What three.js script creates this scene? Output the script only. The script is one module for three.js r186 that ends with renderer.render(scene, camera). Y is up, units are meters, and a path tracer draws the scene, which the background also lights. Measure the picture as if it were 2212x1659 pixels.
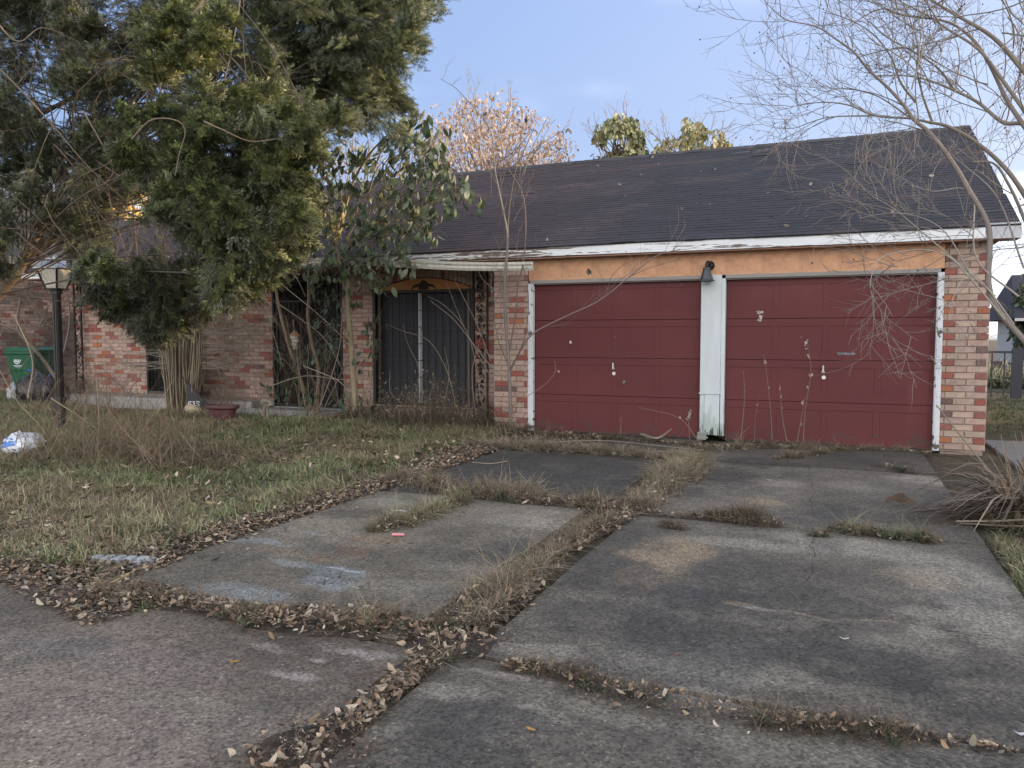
import * as THREE from 'three';
import { FontLoader } from 'three/addons/loaders/FontLoader.js';
import { TextGeometry } from 'three/addons/geometries/TextGeometry.js';

// ------------------------------------------------------------------ camera, sky, sun, exposure
const scene = new THREE.Scene();
const F0 = 1680, CX = 1106, CY = 829.5, EYE = 1.36;
const YAW = THREE.MathUtils.degToRad(22.85), PITCH = Math.atan((829.5 - 728) / F0);
const camera = new THREE.PerspectiveCamera(2 * Math.atan(829.5 / F0) * 180 / Math.PI, 4 / 3, 0.05, 600);
camera.position.set(0, EYE, 0);
camera.rotation.order = 'YXZ';
camera.rotation.set(-PITCH, YAW, 0);
scene.add(camera);
const renderer = new THREE.WebGLRenderer({ antialias: true });
renderer.toneMapping = THREE.LinearToneMapping;
renderer.toneMappingExposure = 1.85;
renderer.shadowMap.enabled = true;

const SUN_AZ = THREE.MathUtils.degToRad(62), SUN_EL = THREE.MathUtils.degToRad(11);
const sunDir = new THREE.Vector3(Math.sin(SUN_AZ) * Math.cos(SUN_EL), Math.sin(SUN_EL), -Math.cos(SUN_AZ) * Math.cos(SUN_EL));
const sun = new THREE.DirectionalLight(new THREE.Color(1.0, 0.74, 0.46), 3.6);
sun.name = 'sun';
sun.position.copy(sunDir).multiplyScalar(80).add(new THREE.Vector3(-4, 0, -12));
sun.target.position.set(-4, 0, -12);
sun.castShadow = true;
sun.shadow.radius = 1.5;
Object.assign(sun.shadow.camera, { left: -60, right: 60, top: 40, bottom: -40, near: 1, far: 200 });
sun.shadow.mapSize.set(4096, 4096);
scene.add(sun, sun.target);

// ------------------------------------------------------------------ numbers and noise
function rng(seed) { let a = seed >>> 0; return () => { a = (a + 0x6D2B79F5) | 0; let t = Math.imul(a ^ (a >>> 15), 1 | a); t = (t + Math.imul(t ^ (t >>> 7), 61 | t)) ^ t; return ((t ^ (t >>> 14)) >>> 0) / 4294967296; }; }
const V = (x, y, z) => new THREE.Vector3(x, y, z);
const lerp = (a, b, t) => a + (b - a) * t, clamp = (x, a = 0, b = 1) => Math.min(b, Math.max(a, x));
const sstep = (a, b, x) => { const t = clamp((x - a) / (b - a)); return t * t * (3 - 2 * t); };
function h2(x, y) { let n = Math.imul(x, 374761393) + Math.imul(y, 668265263) | 0; n = Math.imul(n ^ (n >>> 13), 1274126177); return ((n ^ (n >>> 16)) >>> 0) / 4294967296; }
function vn(x, y) { const i = Math.floor(x), j = Math.floor(y), u = x - i, v = y - j, a = u * u * (3 - 2 * u), b = v * v * (3 - 2 * v); return lerp(lerp(h2(i, j), h2(i + 1, j), a), lerp(h2(i, j + 1), h2(i + 1, j + 1), a), b); }
function fbm(x, y, o = 4) { let s = 0, w = 0.5, t = 0; for (let k = 0; k < o; k++) { s += w * vn(x, y); t += w; w *= 0.5; x = x * 2.03 + 17.1; y = y * 2.03 + 9.7; } return s / t; }
function tileN(u, v, n) { const x = u * n, y = v * n, i = Math.floor(x), j = Math.floor(y), a = x - i, b = y - j, m = (q) => ((q % n) + n) % n, s = (t) => t * t * (3 - 2 * t); return lerp(lerp(h2(m(i) + n, m(j)), h2(m(i + 1) + n, m(j)), s(a)), lerp(h2(m(i) + n, m(j + 1)), h2(m(i + 1) + n, m(j + 1)), s(a)), s(b)); }
function tileF(u, v, n, o = 4) { let s = 0, w = 0.5, t = 0; for (let k = 0; k < o; k++) { s += w * tileN(u, v, n << k); t += w; w *= 0.55; } return s / t; }
// a point of the place from its direction in the picture
const FW = V(-Math.sin(YAW) * Math.cos(PITCH), -Math.sin(PITCH), -Math.cos(YAW) * Math.cos(PITCH));
const RT = V(Math.cos(YAW), 0, -Math.sin(YAW)), UP = RT.clone().cross(FW);
const ray = (x, y) => FW.clone().addScaledVector(RT, (x - CX) / F0).addScaledVector(UP, -(y - CY) / F0);
const at = (x, y, t) => ray(x, y).multiplyScalar(t).add(V(0, EYE, 0));
const G = (x, y, h = 0) => { const d = ray(x, y); return d.multiplyScalar((h - EYE) / d.y).add(V(0, EYE, 0)); };
const onZ = (x, y, z) => { const d = ray(x, y); return d.multiplyScalar(z / d.z).add(V(0, EYE, 0)); };

// ------------------------------------------------------------------ sky (air only)
{
  const w = 1024, h = 512, d = new Float32Array(w * h * 4);
  const stops = [[-90, .16, .15, .13], [-3, .25, .25, .25], [0, .31, .335, .41], [4, .24, .305, .44], [14, .148, .242, .435], [26, .112, .205, .425], [50, .11, .195, .40], [90, .12, .20, .38]];
  const fwd = V(-Math.sin(YAW), .18, -Math.cos(YAW)).normalize();   // behind the view the sky is brightened as added fill for porch and front
  for (let j = 0; j < h; j++) for (let i = 0; i < w; i++) {
    const el = ((j + .5) / h - .5) * Math.PI, ph = ((i + .5) / w - .5) * 2 * Math.PI, x = Math.cos(ph) * Math.cos(el), y = Math.sin(el), z = Math.sin(ph) * Math.cos(el), e = el * 180 / Math.PI;
    let k = 0; while (k < stops.length - 2 && e > stops[k + 1][0]) k++;
    const t = clamp((e - stops[k][0]) / (stops[k + 1][0] - stops[k][0]));
    const c = [1, 2, 3].map(n => lerp(stops[k][n], stops[k + 1][n], t));
    const ang = Math.acos(clamp(x * sunDir.x + y * sunDir.y + z * sunDir.z, -1, 1)) * 180 / Math.PI;
    const g = Math.exp(-ang / 40) * .93, g2 = Math.exp(-ang / 9) * 1.0, up = e > -1 ? 1 : .3, back = sstep(45, 150, Math.acos(clamp(x * fwd.x + y * fwd.y + z * fwd.z, -1, 1)) * 180 / Math.PI) * sstep(-4, 6, e);
    for (let n = 0; n < 3; n++) c[n] = lerp(c[n], lerp([2.2, 2.14, 2.1][n], [.58, .61, .70][n], sstep(0, 66, e)), back);
    const ci = sstep(.56, .8, fbm(ph * 5 + e * .02, e * .35, 5)) * .05 * sstep(2, 10, e);
    const o = (j * w + i) * 4;
    d[o] = c[0] + up * (g * .80 + g2 * 1.0) + ci; d[o + 1] = c[1] + up * (g * .72 + g2 * .75) + ci; d[o + 2] = c[2] + up * (g * .58 + g2 * .4) + ci; d[o + 3] = 1;
  }
  const sky = new THREE.DataTexture(d, w, h, THREE.RGBAFormat, THREE.FloatType);
  sky.mapping = THREE.EquirectangularReflectionMapping; sky.magFilter = THREE.LinearFilter; sky.minFilter = THREE.LinearFilter; sky.wrapS = THREE.RepeatWrapping; sky.needsUpdate = true;
  scene.background = sky; scene.environment = sky;
}

// ------------------------------------------------------------------ builders
const used = {};
function numbered(n) { const k = used[n] = (used[n] ?? -1) + 1; return k ? n + '_' + String(k).padStart(3, '0') : n; }
function tag(o, label, category, group, kind) { o.userData.label = label; if (category) o.userData.category = category; if (group) o.userData.group = group; if (kind) o.userData.kind = kind; return o; }
function thing(name, p, label, category, group, turn = 0) { const o = new THREE.Group(); o.name = numbered(name); o.position.copy(p); o.rotation.y = turn; scene.add(o); return tag(o, label, category, group); }
function put(name, geo, mat, parent = scene) { const m = new THREE.Mesh(geo, mat); m.name = parent === scene ? numbered(name) : name; m.castShadow = m.receiveShadow = true; parent.add(m); return m; }
function inst(name, geo, mat, list, parent = scene) {
  const m = new THREE.InstancedMesh(geo, mat, list.length); m.name = parent === scene ? numbered(name) : name; m.castShadow = m.receiveShadow = true;
  list.forEach((e, i) => { m.setMatrixAt(i, e.m); m.setColorAt(i, e.c); });
  m.userData.kind = 'stuff'; parent.add(m); return m;
}
class MB {
  constructor() { this.p = []; this.n = []; this.c = []; this.u = []; this.i = []; }
  get nv() { return this.p.length / 3; }
  v(p, n, c, u = 0, w = 0) { this.p.push(p.x, p.y, p.z); this.n.push(n.x, n.y, n.z); this.c.push(c[0], c[1], c[2]); this.u.push(u, w); return this.nv - 1; }
  quad(a, b, c, d, col, uv = null) {
    const n = b.clone().sub(a).cross(d.clone().sub(a)).normalize(), k = this.nv;
    const q = uv || [[0, 0], [a.distanceTo(b), 0], [a.distanceTo(b), a.distanceTo(d)], [0, a.distanceTo(d)]];
    [a, b, c, d].forEach((p, j) => this.v(p, n, col, q[j][0], q[j][1])); this.i.push(k, k + 1, k + 2, k, k + 2, k + 3);
  }
  tri(a, b, c, col) { const n = b.clone().sub(a).cross(c.clone().sub(a)).normalize(), k = this.nv; [a, b, c].forEach((p, j) => this.v(p, n, col, j * .1, 0)); this.i.push(k, k + 1, k + 2); }
  // a block with a bevelled front (towards +z), optional other faces
  block(x0, x1, y0, y1, zb, zf, b, col, uo = [0, 0]) {
    const A = [V(x0, y0, zf - b), V(x1, y0, zf - b), V(x1, y1, zf - b), V(x0, y1, zf - b)], T = [V(x0 + b, y0 + b, zf), V(x1 - b, y0 + b, zf), V(x1 - b, y1 - b, zf), V(x0 + b, y1 - b, zf)], B = [V(x0, y0, zb), V(x1, y0, zb), V(x1, y1, zb), V(x0, y1, zb)];
    const U = (p) => [p.x + uo[0], p.y + uo[1]];
    this.quad(...T, col, T.map(U));
    for (let k = 0; k < 4; k++) { const l = (k + 1) % 4; this.quad(A[k], A[l], T[l], T[k], col, [A[k], A[l], T[l], T[k]].map(U)); this.quad(B[k], B[l], A[l], A[k], col, [B[k], B[l], A[l], A[k]].map(U)); }
  }
  box(x0, x1, y0, y1, z0, z1, col = [1, 1, 1], M = null) {
    const P = (x, y, z) => { const p = V(x, y, z); return M ? p.applyMatrix4(M) : p; };
    const c = [P(x0, y0, z0), P(x1, y0, z0), P(x1, y1, z0), P(x0, y1, z0), P(x0, y0, z1), P(x1, y0, z1), P(x1, y1, z1), P(x0, y1, z1)];
    for (const f of [[4, 5, 6, 7], [1, 0, 3, 2], [0, 4, 7, 3], [5, 1, 2, 6], [7, 6, 2, 3], [0, 1, 5, 4]]) this.quad(...f.map(k => c[k]), col);
  }
  // a bar of rectangular section from a to b
  bar(a, b, w, h, col = [1, 1, 1], up = V(0, 1, 0)) {
    const d = b.clone().sub(a), L = d.length(); d.normalize(); let s = d.clone().cross(up); if (s.length() < .01) s = d.clone().cross(V(0, 0, 1)); s.normalize(); const t = s.clone().cross(d);
    const M = new THREE.Matrix4().makeBasis(s, t, d).setPosition(a); this.box(-w / 2, w / 2, -h / 2, h / 2, 0, L, col, M);
  }
  tube(pts, r, sides = 5, col = [1, 1, 1], cap = true) {
    const n = pts.length, R = typeof r === 'function' ? r : (t) => lerp(r[0], r[1], t); let s = null, len = 0; const k0 = this.nv;
    for (let i = 0; i < n; i++) {
      const d = pts[Math.min(n - 1, i + 1)].clone().sub(pts[Math.max(0, i - 1)]).normalize();
      if (!s) s = Math.abs(d.y) < .9 ? V(0, 1, 0).cross(d) : V(1, 0, 0).cross(d); s.addScaledVector(d, -s.dot(d)).normalize(); const t = d.clone().cross(s), q = R(i / (n - 1)), cc = typeof col === 'function' ? col(i / (n - 1)) : col;
      if (i) len += pts[i].distanceTo(pts[i - 1]);
      for (let j = 0; j <= sides; j++) { const a = j / sides * 2 * Math.PI, nn = s.clone().multiplyScalar(Math.cos(a)).addScaledVector(t, Math.sin(a)); this.v(pts[i].clone().addScaledVector(nn, q), nn, cc, j / sides * q * 6.3, len); }
    }
    for (let i = 0; i < n - 1; i++) for (let j = 0; j < sides; j++) { const a = k0 + i * (sides + 1) + j, b = a + sides + 1; this.i.push(a, a + 1, b + 1, a, b + 1, b); }
    if (cap && R(1) > .004) { const k = this.v(pts[n - 1], pts[n - 1].clone().sub(pts[n - 2]).normalize(), typeof col === 'function' ? col(1) : col); const a = k0 + (n - 1) * (sides + 1); for (let j = 0; j < sides; j++) this.i.push(a + j, a + j + 1, k); }
  }
  // a ribbon that turns: pts, half widths, side directions
  ribbon(pts, w, side, col, fold = 0) {
    const n = pts.length, k0 = this.nv;
    for (let i = 0; i < n; i++) {
      const d = pts[Math.min(n - 1, i + 1)].clone().sub(pts[Math.max(0, i - 1)]).normalize(), s = (side.isVector3 ? side.clone() : side(i / (n - 1))), nn = s.clone().addScaledVector(d, -s.dot(d)).normalize(), up = nn.clone().cross(d), q = w(i / (n - 1)), c = typeof col === 'function' ? col(i / (n - 1)) : col;
      this.v(pts[i].clone().addScaledVector(nn, -q).addScaledVector(up, fold * q), up, c, 0, i * .05); this.v(pts[i], up, c, .02, i * .05); this.v(pts[i].clone().addScaledVector(nn, q).addScaledVector(up, fold * q), up, c, .04, i * .05);
    }
    for (let i = 0; i < n - 1; i++) { const a = k0 + i * 3; this.i.push(a, a + 1, a + 4, a, a + 4, a + 3, a + 1, a + 2, a + 5, a + 1, a + 5, a + 4); }
  }
  add(geo, M, col = [1, 1, 1]) {
    const g = geo, k = this.nv, p = g.attributes.position, n = g.attributes.normal, u = g.attributes.uv, q = V(0, 0, 0), N = new THREE.Matrix3(); if (M) N.getNormalMatrix(M);
    for (let i = 0; i < p.count; i++) { q.fromBufferAttribute(p, i); if (M) q.applyMatrix4(M); this.p.push(q.x, q.y, q.z); q.fromBufferAttribute(n, i); if (M) q.applyMatrix3(N).normalize(); this.n.push(q.x, q.y, q.z); this.c.push(...col); this.u.push(u ? u.getX(i) : 0, u ? u.getY(i) : 0); }
    if (g.index) for (let i = 0; i < g.index.count; i++) this.i.push(k + g.index.getX(i)); else for (let i = 0; i < p.count; i++) this.i.push(k + i);
  }
  geo() {
    const g = new THREE.BufferGeometry(); g.setAttribute('position', new THREE.Float32BufferAttribute(this.p, 3)); g.setAttribute('normal', new THREE.Float32BufferAttribute(this.n, 3)); g.setAttribute('color', new THREE.Float32BufferAttribute(this.c, 3)); g.setAttribute('uv', new THREE.Float32BufferAttribute(this.u, 2));
    g.setIndex(new THREE.BufferAttribute(new Uint32Array(this.i), 1)); return g;
  }
  build(name, mat, parent) { return put(name, this.geo(), mat, parent); }
}
const smooth = (pts, n) => new THREE.CatmullRomCurve3(pts, false, 'centripetal').getPoints(n);
const mat4 = (p, q, s = 1) => new THREE.Matrix4().compose(p, q, s.isVector3 ? s : V(s, s, s));
const eul = (x, y, z, o = 'XYZ') => new THREE.Quaternion().setFromEuler(new THREE.Euler(x, y, z, o));
const dirQ = (d, roll = 0) => new THREE.Quaternion().setFromUnitVectors(V(0, 1, 0), d.clone().normalize()).multiply(new THREE.Quaternion().setFromAxisAngle(V(0, 1, 0), roll));
const col3 = (r, g, b) => new THREE.Color().setRGB(r, g, b);
function jit(c, r, k = .25) { const a = 1 + (r() - .5) * 2 * k; return [c[0] * a * (1 + (r() - .5) * .1), c[1] * a, c[2] * a * (1 + (r() - .5) * .1)]; }
const toS = (x) => 255 * (x <= .0031308 ? 12.92 * x : 1.055 * Math.pow(x, 1 / 2.4) - .055);
function tex(w, h, fn, srgb = true, rep = null) {   // fn(u, v) -> linear rgb (colour) or one value (data)
  const d = new Uint8Array(w * h * 4);
  for (let j = 0; j < h; j++) for (let i = 0; i < w; i++) { const c = fn((i + .5) / w, (j + .5) / h), o = (j * w + i) * 4; for (let k = 0; k < 3; k++) { const x = clamp(Array.isArray(c) ? c[k] : c); d[o + k] = srgb ? toS(x) : x * 255; } d[o + 3] = 255; }
  const t = new THREE.DataTexture(d, w, h); t.wrapS = t.wrapT = THREE.RepeatWrapping; t.magFilter = THREE.LinearFilter; t.minFilter = THREE.LinearMipmapLinearFilter; t.generateMipmaps = true;
  if (srgb) t.colorSpace = THREE.SRGBColorSpace; if (rep) t.repeat.set(...rep); t.needsUpdate = true; return t;
}
const std = (o) => { const m = new THREE.MeshStandardMaterial({ roughness: .85, ...o }); if (m.side === undefined) m.side = THREE.FrontSide; return m; };
const lin = (r, g, b) => col3(r, g, b);

// ------------------------------------------------------------------ shared materials
const grain = tex(512, 512, (u, v) => { const a = tileF(u, v, 8, 5), b = tileN(u, v, 256); const k = .62 + .5 * a + .22 * (b - .5); return [k, k, k]; });
grain.repeat.set(2.2, 2.2);
const grainB = tex(512, 512, (u, v) => .55 * tileF(u, v, 16, 4) + .45 * tileN(u, v, 200), false); grainB.repeat.set(2.2, 2.2);
const barkT = tex(256, 256, (u, v) => { const k = .55 + .6 * tileF(u, v * .25 % 1, 8, 4) + .25 * (tileN(u, v, 64) - .5); return [k, k * .98, k * .95]; }); barkT.repeat.set(6, 2);
const M = {
  brick: std({ vertexColors: true, map: grain, bumpMap: grainB, bumpScale: .003, roughness: .93 }),
  mortar: std({ color: lin(.30, .235, .195), map: grain, bumpMap: grainB, bumpScale: .004, roughness: 1 }),
  shingle: std({ vertexColors: true, map: grain, bumpMap: grainB, bumpScale: .002, roughness: .9 }),
  iron: std({ color: lin(.018, .017, .018), roughness: .55, metalness: .2 }),
  bark: std({ vertexColors: true, map: barkT, roughness: .95 }),
  twig: std({ vertexColors: true, roughness: .9 }),
  leaf: std({ vertexColors: true, roughness: .6, side: THREE.DoubleSide }),
  leafI: std({ roughness: .62, side: THREE.DoubleSide }),
  concrete: std({ color: lin(.42, .41, .39), map: grain, bumpMap: grainB, bumpScale: .004, roughness: .95 }),
  paint: std({ color: lin(.66, .70, .70), map: grain, roughness: .6 }),
  trim: std({ color: lin(.24, .22, .20), roughness: .7 }),
  peach: std({ color: lin(.62, .345, .20), map: grain, roughness: .75 }),
  soffit: std({ color: lin(.36, .22, .16), map: grain, roughness: .9 }),
  vcol: std({ vertexColors: true, roughness: .8 }),
};
// ================================================================== GROUND, DRIVEWAY
const DRIVE = { x: [-3.78, -1.42, .94], z: [-10.42, -8.72, -5.88, -2.95, .02, 3.0] };
{
  const gt = tex(1024, 1024, (u, v) => { const a = tileF(u, v, 10, 6), b = tileF(u + .37, v + .11, 40, 3), k = .7 + .6 * (b - .5); return [lerp(.085, .150, a) * k, lerp(.072, .115, a) * k, lerp(.042, .070, a) * k]; });
  gt.repeat.set(1 / 9, 1 / 9);
  const n = 60, mb = new MB(), S = 400;
  mb.quad(V(-S, -.035, 200), V(S, -.035, 200), V(S, -.035, -S), V(-S, -.035, -S), [1, 1, 1], [[-S, 200], [S, 200], [S, -S], [-S, -S]]);
  const g = put('ground', mb.geo(), std({ map: gt, roughness: 1, bumpMap: grainB, bumpScale: .02 }));
  tag(g, 'bare earth and old turf under the overgrown front yard', 'ground', null, 'structure');
}
// the stains of the old concrete: [picture x, y, size across, size along (m), colour, strength]
const LT = [.29, .262, .21], DK = [.052, .048, .042], TAN = [.285, .215, .14], RUST = [.22, .14, .08], BLUE = [.29, .315, .32], PINK = [.20, .165, .147];
const stains = [
  // near right slab
  [1440, 1190, .30, .42, TAN, .95], [1390, 1240, .2, .3, TAN, .6], [1300, 1235, .35, .35, DK, .6], [1600, 1230, .35, .3, DK, .55], [1560, 1300, .6, .22, DK, .7], [1750, 1290, .5, .25, DK, .55], [1700, 1390, .8, .24, DK, .6], [1300, 1330, .35, .3, DK, .45], [1880, 1440, .4, .2, DK, .6], [2050, 1520, .25, .16, DK, .55], [1960, 1475, .25, .12, DK, .6],
  [2080, 1260, .35, .5, LT, .75], [1900, 1190, .5, .25, LT, .7], [2150, 1330, .22, .5, LT, .7], [2010, 1330, .2, .16, LT, .55], [1620, 1175, .5, .13, LT, .6], [1960, 1400, .25, .14, LT, .35], [1500, 1500, .5, .08, LT, .35], [1400, 1380, .3, .12, DK, .5], [1600, 1450, .5, .14, LT, .25], [1650, 1318, .13, .04, LT, .7], [1600, 1306, .09, .04, TAN, .6], [1740, 1328, .10, .025, TAN, .45], [1880, 1345, .12, .02, TAN, .4], [2010, 1370, .12, .12, LT, .6], [2000, 1250, .25, .2, TAN, .35], [1180, 1405, .22, .1, LT, .5], [1460, 1440, .5, .12, LT, .35], [1750, 1160, .4, .14, LT, .5],
  // far right slab
  [1560, 1030, .35, .7, DK, .85], [1640, 1000, .5, .35, DK, .85], [1760, 985, .5, .3, DK, .7], [1900, 1000, .4, .2, DK, .7], [1480, 1060, .2, .35, DK, .5], [1700, 1045, .25, .2, LT, .5], [1990, 1035, .35, .25, LT, .8], [1850, 1050, .3, .3, LT, .35], [1560, 1090, .16, .14, PINK, .9], [1640, 1085, .22, .14, TAN, .8], [1500, 1095, .1, .1, PINK, .6], [2050, 1120, .3, .2, LT, .4], [1820, 1110, .4, .2, DK, .3],
  // left slabs
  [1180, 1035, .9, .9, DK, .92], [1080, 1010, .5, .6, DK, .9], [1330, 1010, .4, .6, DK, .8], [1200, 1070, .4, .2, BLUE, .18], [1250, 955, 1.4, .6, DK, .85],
  [760, 1190, .14, .12, RUST, .8], [820, 1168, .18, .12, RUST, .7], [700, 1205, .12, .08, RUST, .5], [740, 1235, .16, .13, BLUE, .6], [700, 1262, .18, .11, BLUE, .55], [690, 1250, .06, .03, [.38, .41, .43], .6], [760, 1228, .10, .016, [.45, .48, .50], .7], [560, 1285, .24, .12, BLUE, .5], [470, 1270, .2, .1, BLUE, .35], [640, 1215, .3, .06, BLUE, .4], [560, 1170, .3, .05, BLUE, .45], [680, 1150, .14, .05, BLUE, .45], [600, 1190, .2, .08, RUST, .35], [500, 1200, .25, .1, DK, .3], [560, 1130, .3, .12, DK, .4], [760, 1110, .3, .16, DK, .55], [820, 1088, .24, .16, LT, .55], [1150, 1130, .45, .22, LT, .6], [1000, 1230, .3, .12, LT, .3], [880, 1270, .5, .14, LT, .3], [1120, 1200, .25, .3, DK, .4], [960, 1190, .35, .2, DK, .3],
  [640, 1455, .16, .05, [.31, .265, .235], .75], [800, 1398, .22, .05, [.31, .275, .24], .65], [590, 1390, .14, .04, LT, .5], [690, 1410, .04, .03, LT, .6], [300, 1420, .6, .2, PINK, .3], [200, 1560, .6, .2, PINK, .3], [450, 1530, .5, .12, LT, .25], [830, 1560, .14, .12, LT, .4], [100, 1400, .5, .15, [.18, .16, .135], .5],
  [1180, 1545, .12, .04, LT, .7], [1000, 1560, .4, .2, DK, .45], [1300, 1600, .4, .15, DK, .35], [940, 1480, .25, .08, LT, .5], [1140, 1470, .3, .04, [.30, .25, .21], .6], [1650, 1600, .5, .1, LT, .25], [1010, 1640, .3, .1, DK, .5],
].map(([x, y, a, b, c, k]) => { const p = G(x, y); return { x: p.x, z: p.z, a, b, c, k }; });
// cracks that run through the slabs, as filled dirty lines
const cracks = [
  [[1560, 1298], [1640, 1312], [1720, 1320], [1830, 1337], [1900, 1341], [1975, 1350], [2060, 1366], [2140, 1372], [2180, 1380]], [[1757, 1110], [1750, 1080], [1762, 1050], [1745, 1030], [1755, 1010]], [[1765, 1155], [1756, 1180], [1765, 1200], [1750, 1235], [1742, 1260]],
  [[850, 1165], [800, 1195], [770, 1215], [735, 1245], [705, 1262]], [[1180, 1130], [1220, 1160], [1210, 1190]], [[700, 1252], [690, 1270], [705, 1280]], [[2080, 1370], [2150, 1380], [2200, 1378]],
].map(l => l.map(([x, y]) => { const p = G(x, y); return [p.x, p.z]; }));
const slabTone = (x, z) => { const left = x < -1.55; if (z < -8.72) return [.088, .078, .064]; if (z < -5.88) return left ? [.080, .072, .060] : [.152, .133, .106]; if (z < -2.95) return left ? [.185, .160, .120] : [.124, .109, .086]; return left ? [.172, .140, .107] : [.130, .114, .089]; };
function driveTex(x0, x1, z0, z1, w, h) {
  const segs = []; for (const l of cracks) for (let i = 0; i + 1 < l.length; i++) segs.push([...l[i], ...l[i + 1]]);
  const near = stains.filter(s => s.z > z0 - 1.5 && s.z < z1 + 1.5);
  return tex(w, h, (u, v) => {
    const x = lerp(x0, x1, u), z = lerp(z0, z1, v);
    const wx = x + .22 * (fbm(x * 4 + 3, z * 4, 4) - .5), wz = z + .22 * (fbm(x * 4, z * 4 + 31, 4) - .5);
    let c = slabTone(x, z).slice();
    const big = fbm(x * 1.3 + 7, z * 1.1 + 3, 4), mid = fbm(x * 7 + 1, z * 7, 3);
    const fine = fbm(x * 26, z * 22, 3); let k = .38 + 1.05 * big + .34 * (mid - .5); c = c.map(q => q * k);
    for (const s of near) {
      const dx = (wx - s.x) / s.a, dz = (wz - s.z) / s.b, q = dx * dx + dz * dz; if (q > 2.6) continue;
      const f = s.k * (1 - sstep(.15, 1.35, q + 1.1 * (mid - .5) + .9 * (fine - .5))); if (f > 0) for (let n = 0; n < 3; n++) c[n] = lerp(c[n], s.c[n] * (.75 + .5 * mid), f);
    }
    // mildew along joints and speckle of the worn aggregate
    const mil = sstep(.56, .75, fbm(x * 2.6 + 40, z * 2.2 + 11, 5)); c = c.map(q => lerp(q, .035 + q * .3, mil * .6));
    const sp = h2(Math.floor(x * 230), Math.floor(z * 230)), sp2 = vn(x * 95, z * 95), sp3 = h2(Math.floor(x * 120) + 77, Math.floor(z * 120));
    k = .50 + .86 * sp2 + .55 * (sp - .5) + .35 * (fine - .5); if (sp3 > .975) k *= 1.75; if (sp3 < .04) k *= .5; c = c.map(q => q * k);
    for (const s of segs) {
      const vx = s[2] - s[0], vz = s[3] - s[1], t = clamp(((wx * .4 + x * .6 - s[0]) * vx + (wz * .4 + z * .6 - s[1]) * vz) / (vx * vx + vz * vz)), d = Math.hypot(wx * .4 + x * .6 - s[0] - t * vx, wz * .4 + z * .6 - s[1] - t * vz), wd = .0015 + .0042 * vn(x * 20, z * 20);
      if (d < wd && vn(x * 14 + 5, z * 14) > .34) c = c.map(q => q * .35);
    }
    return c;
  });
}
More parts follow.
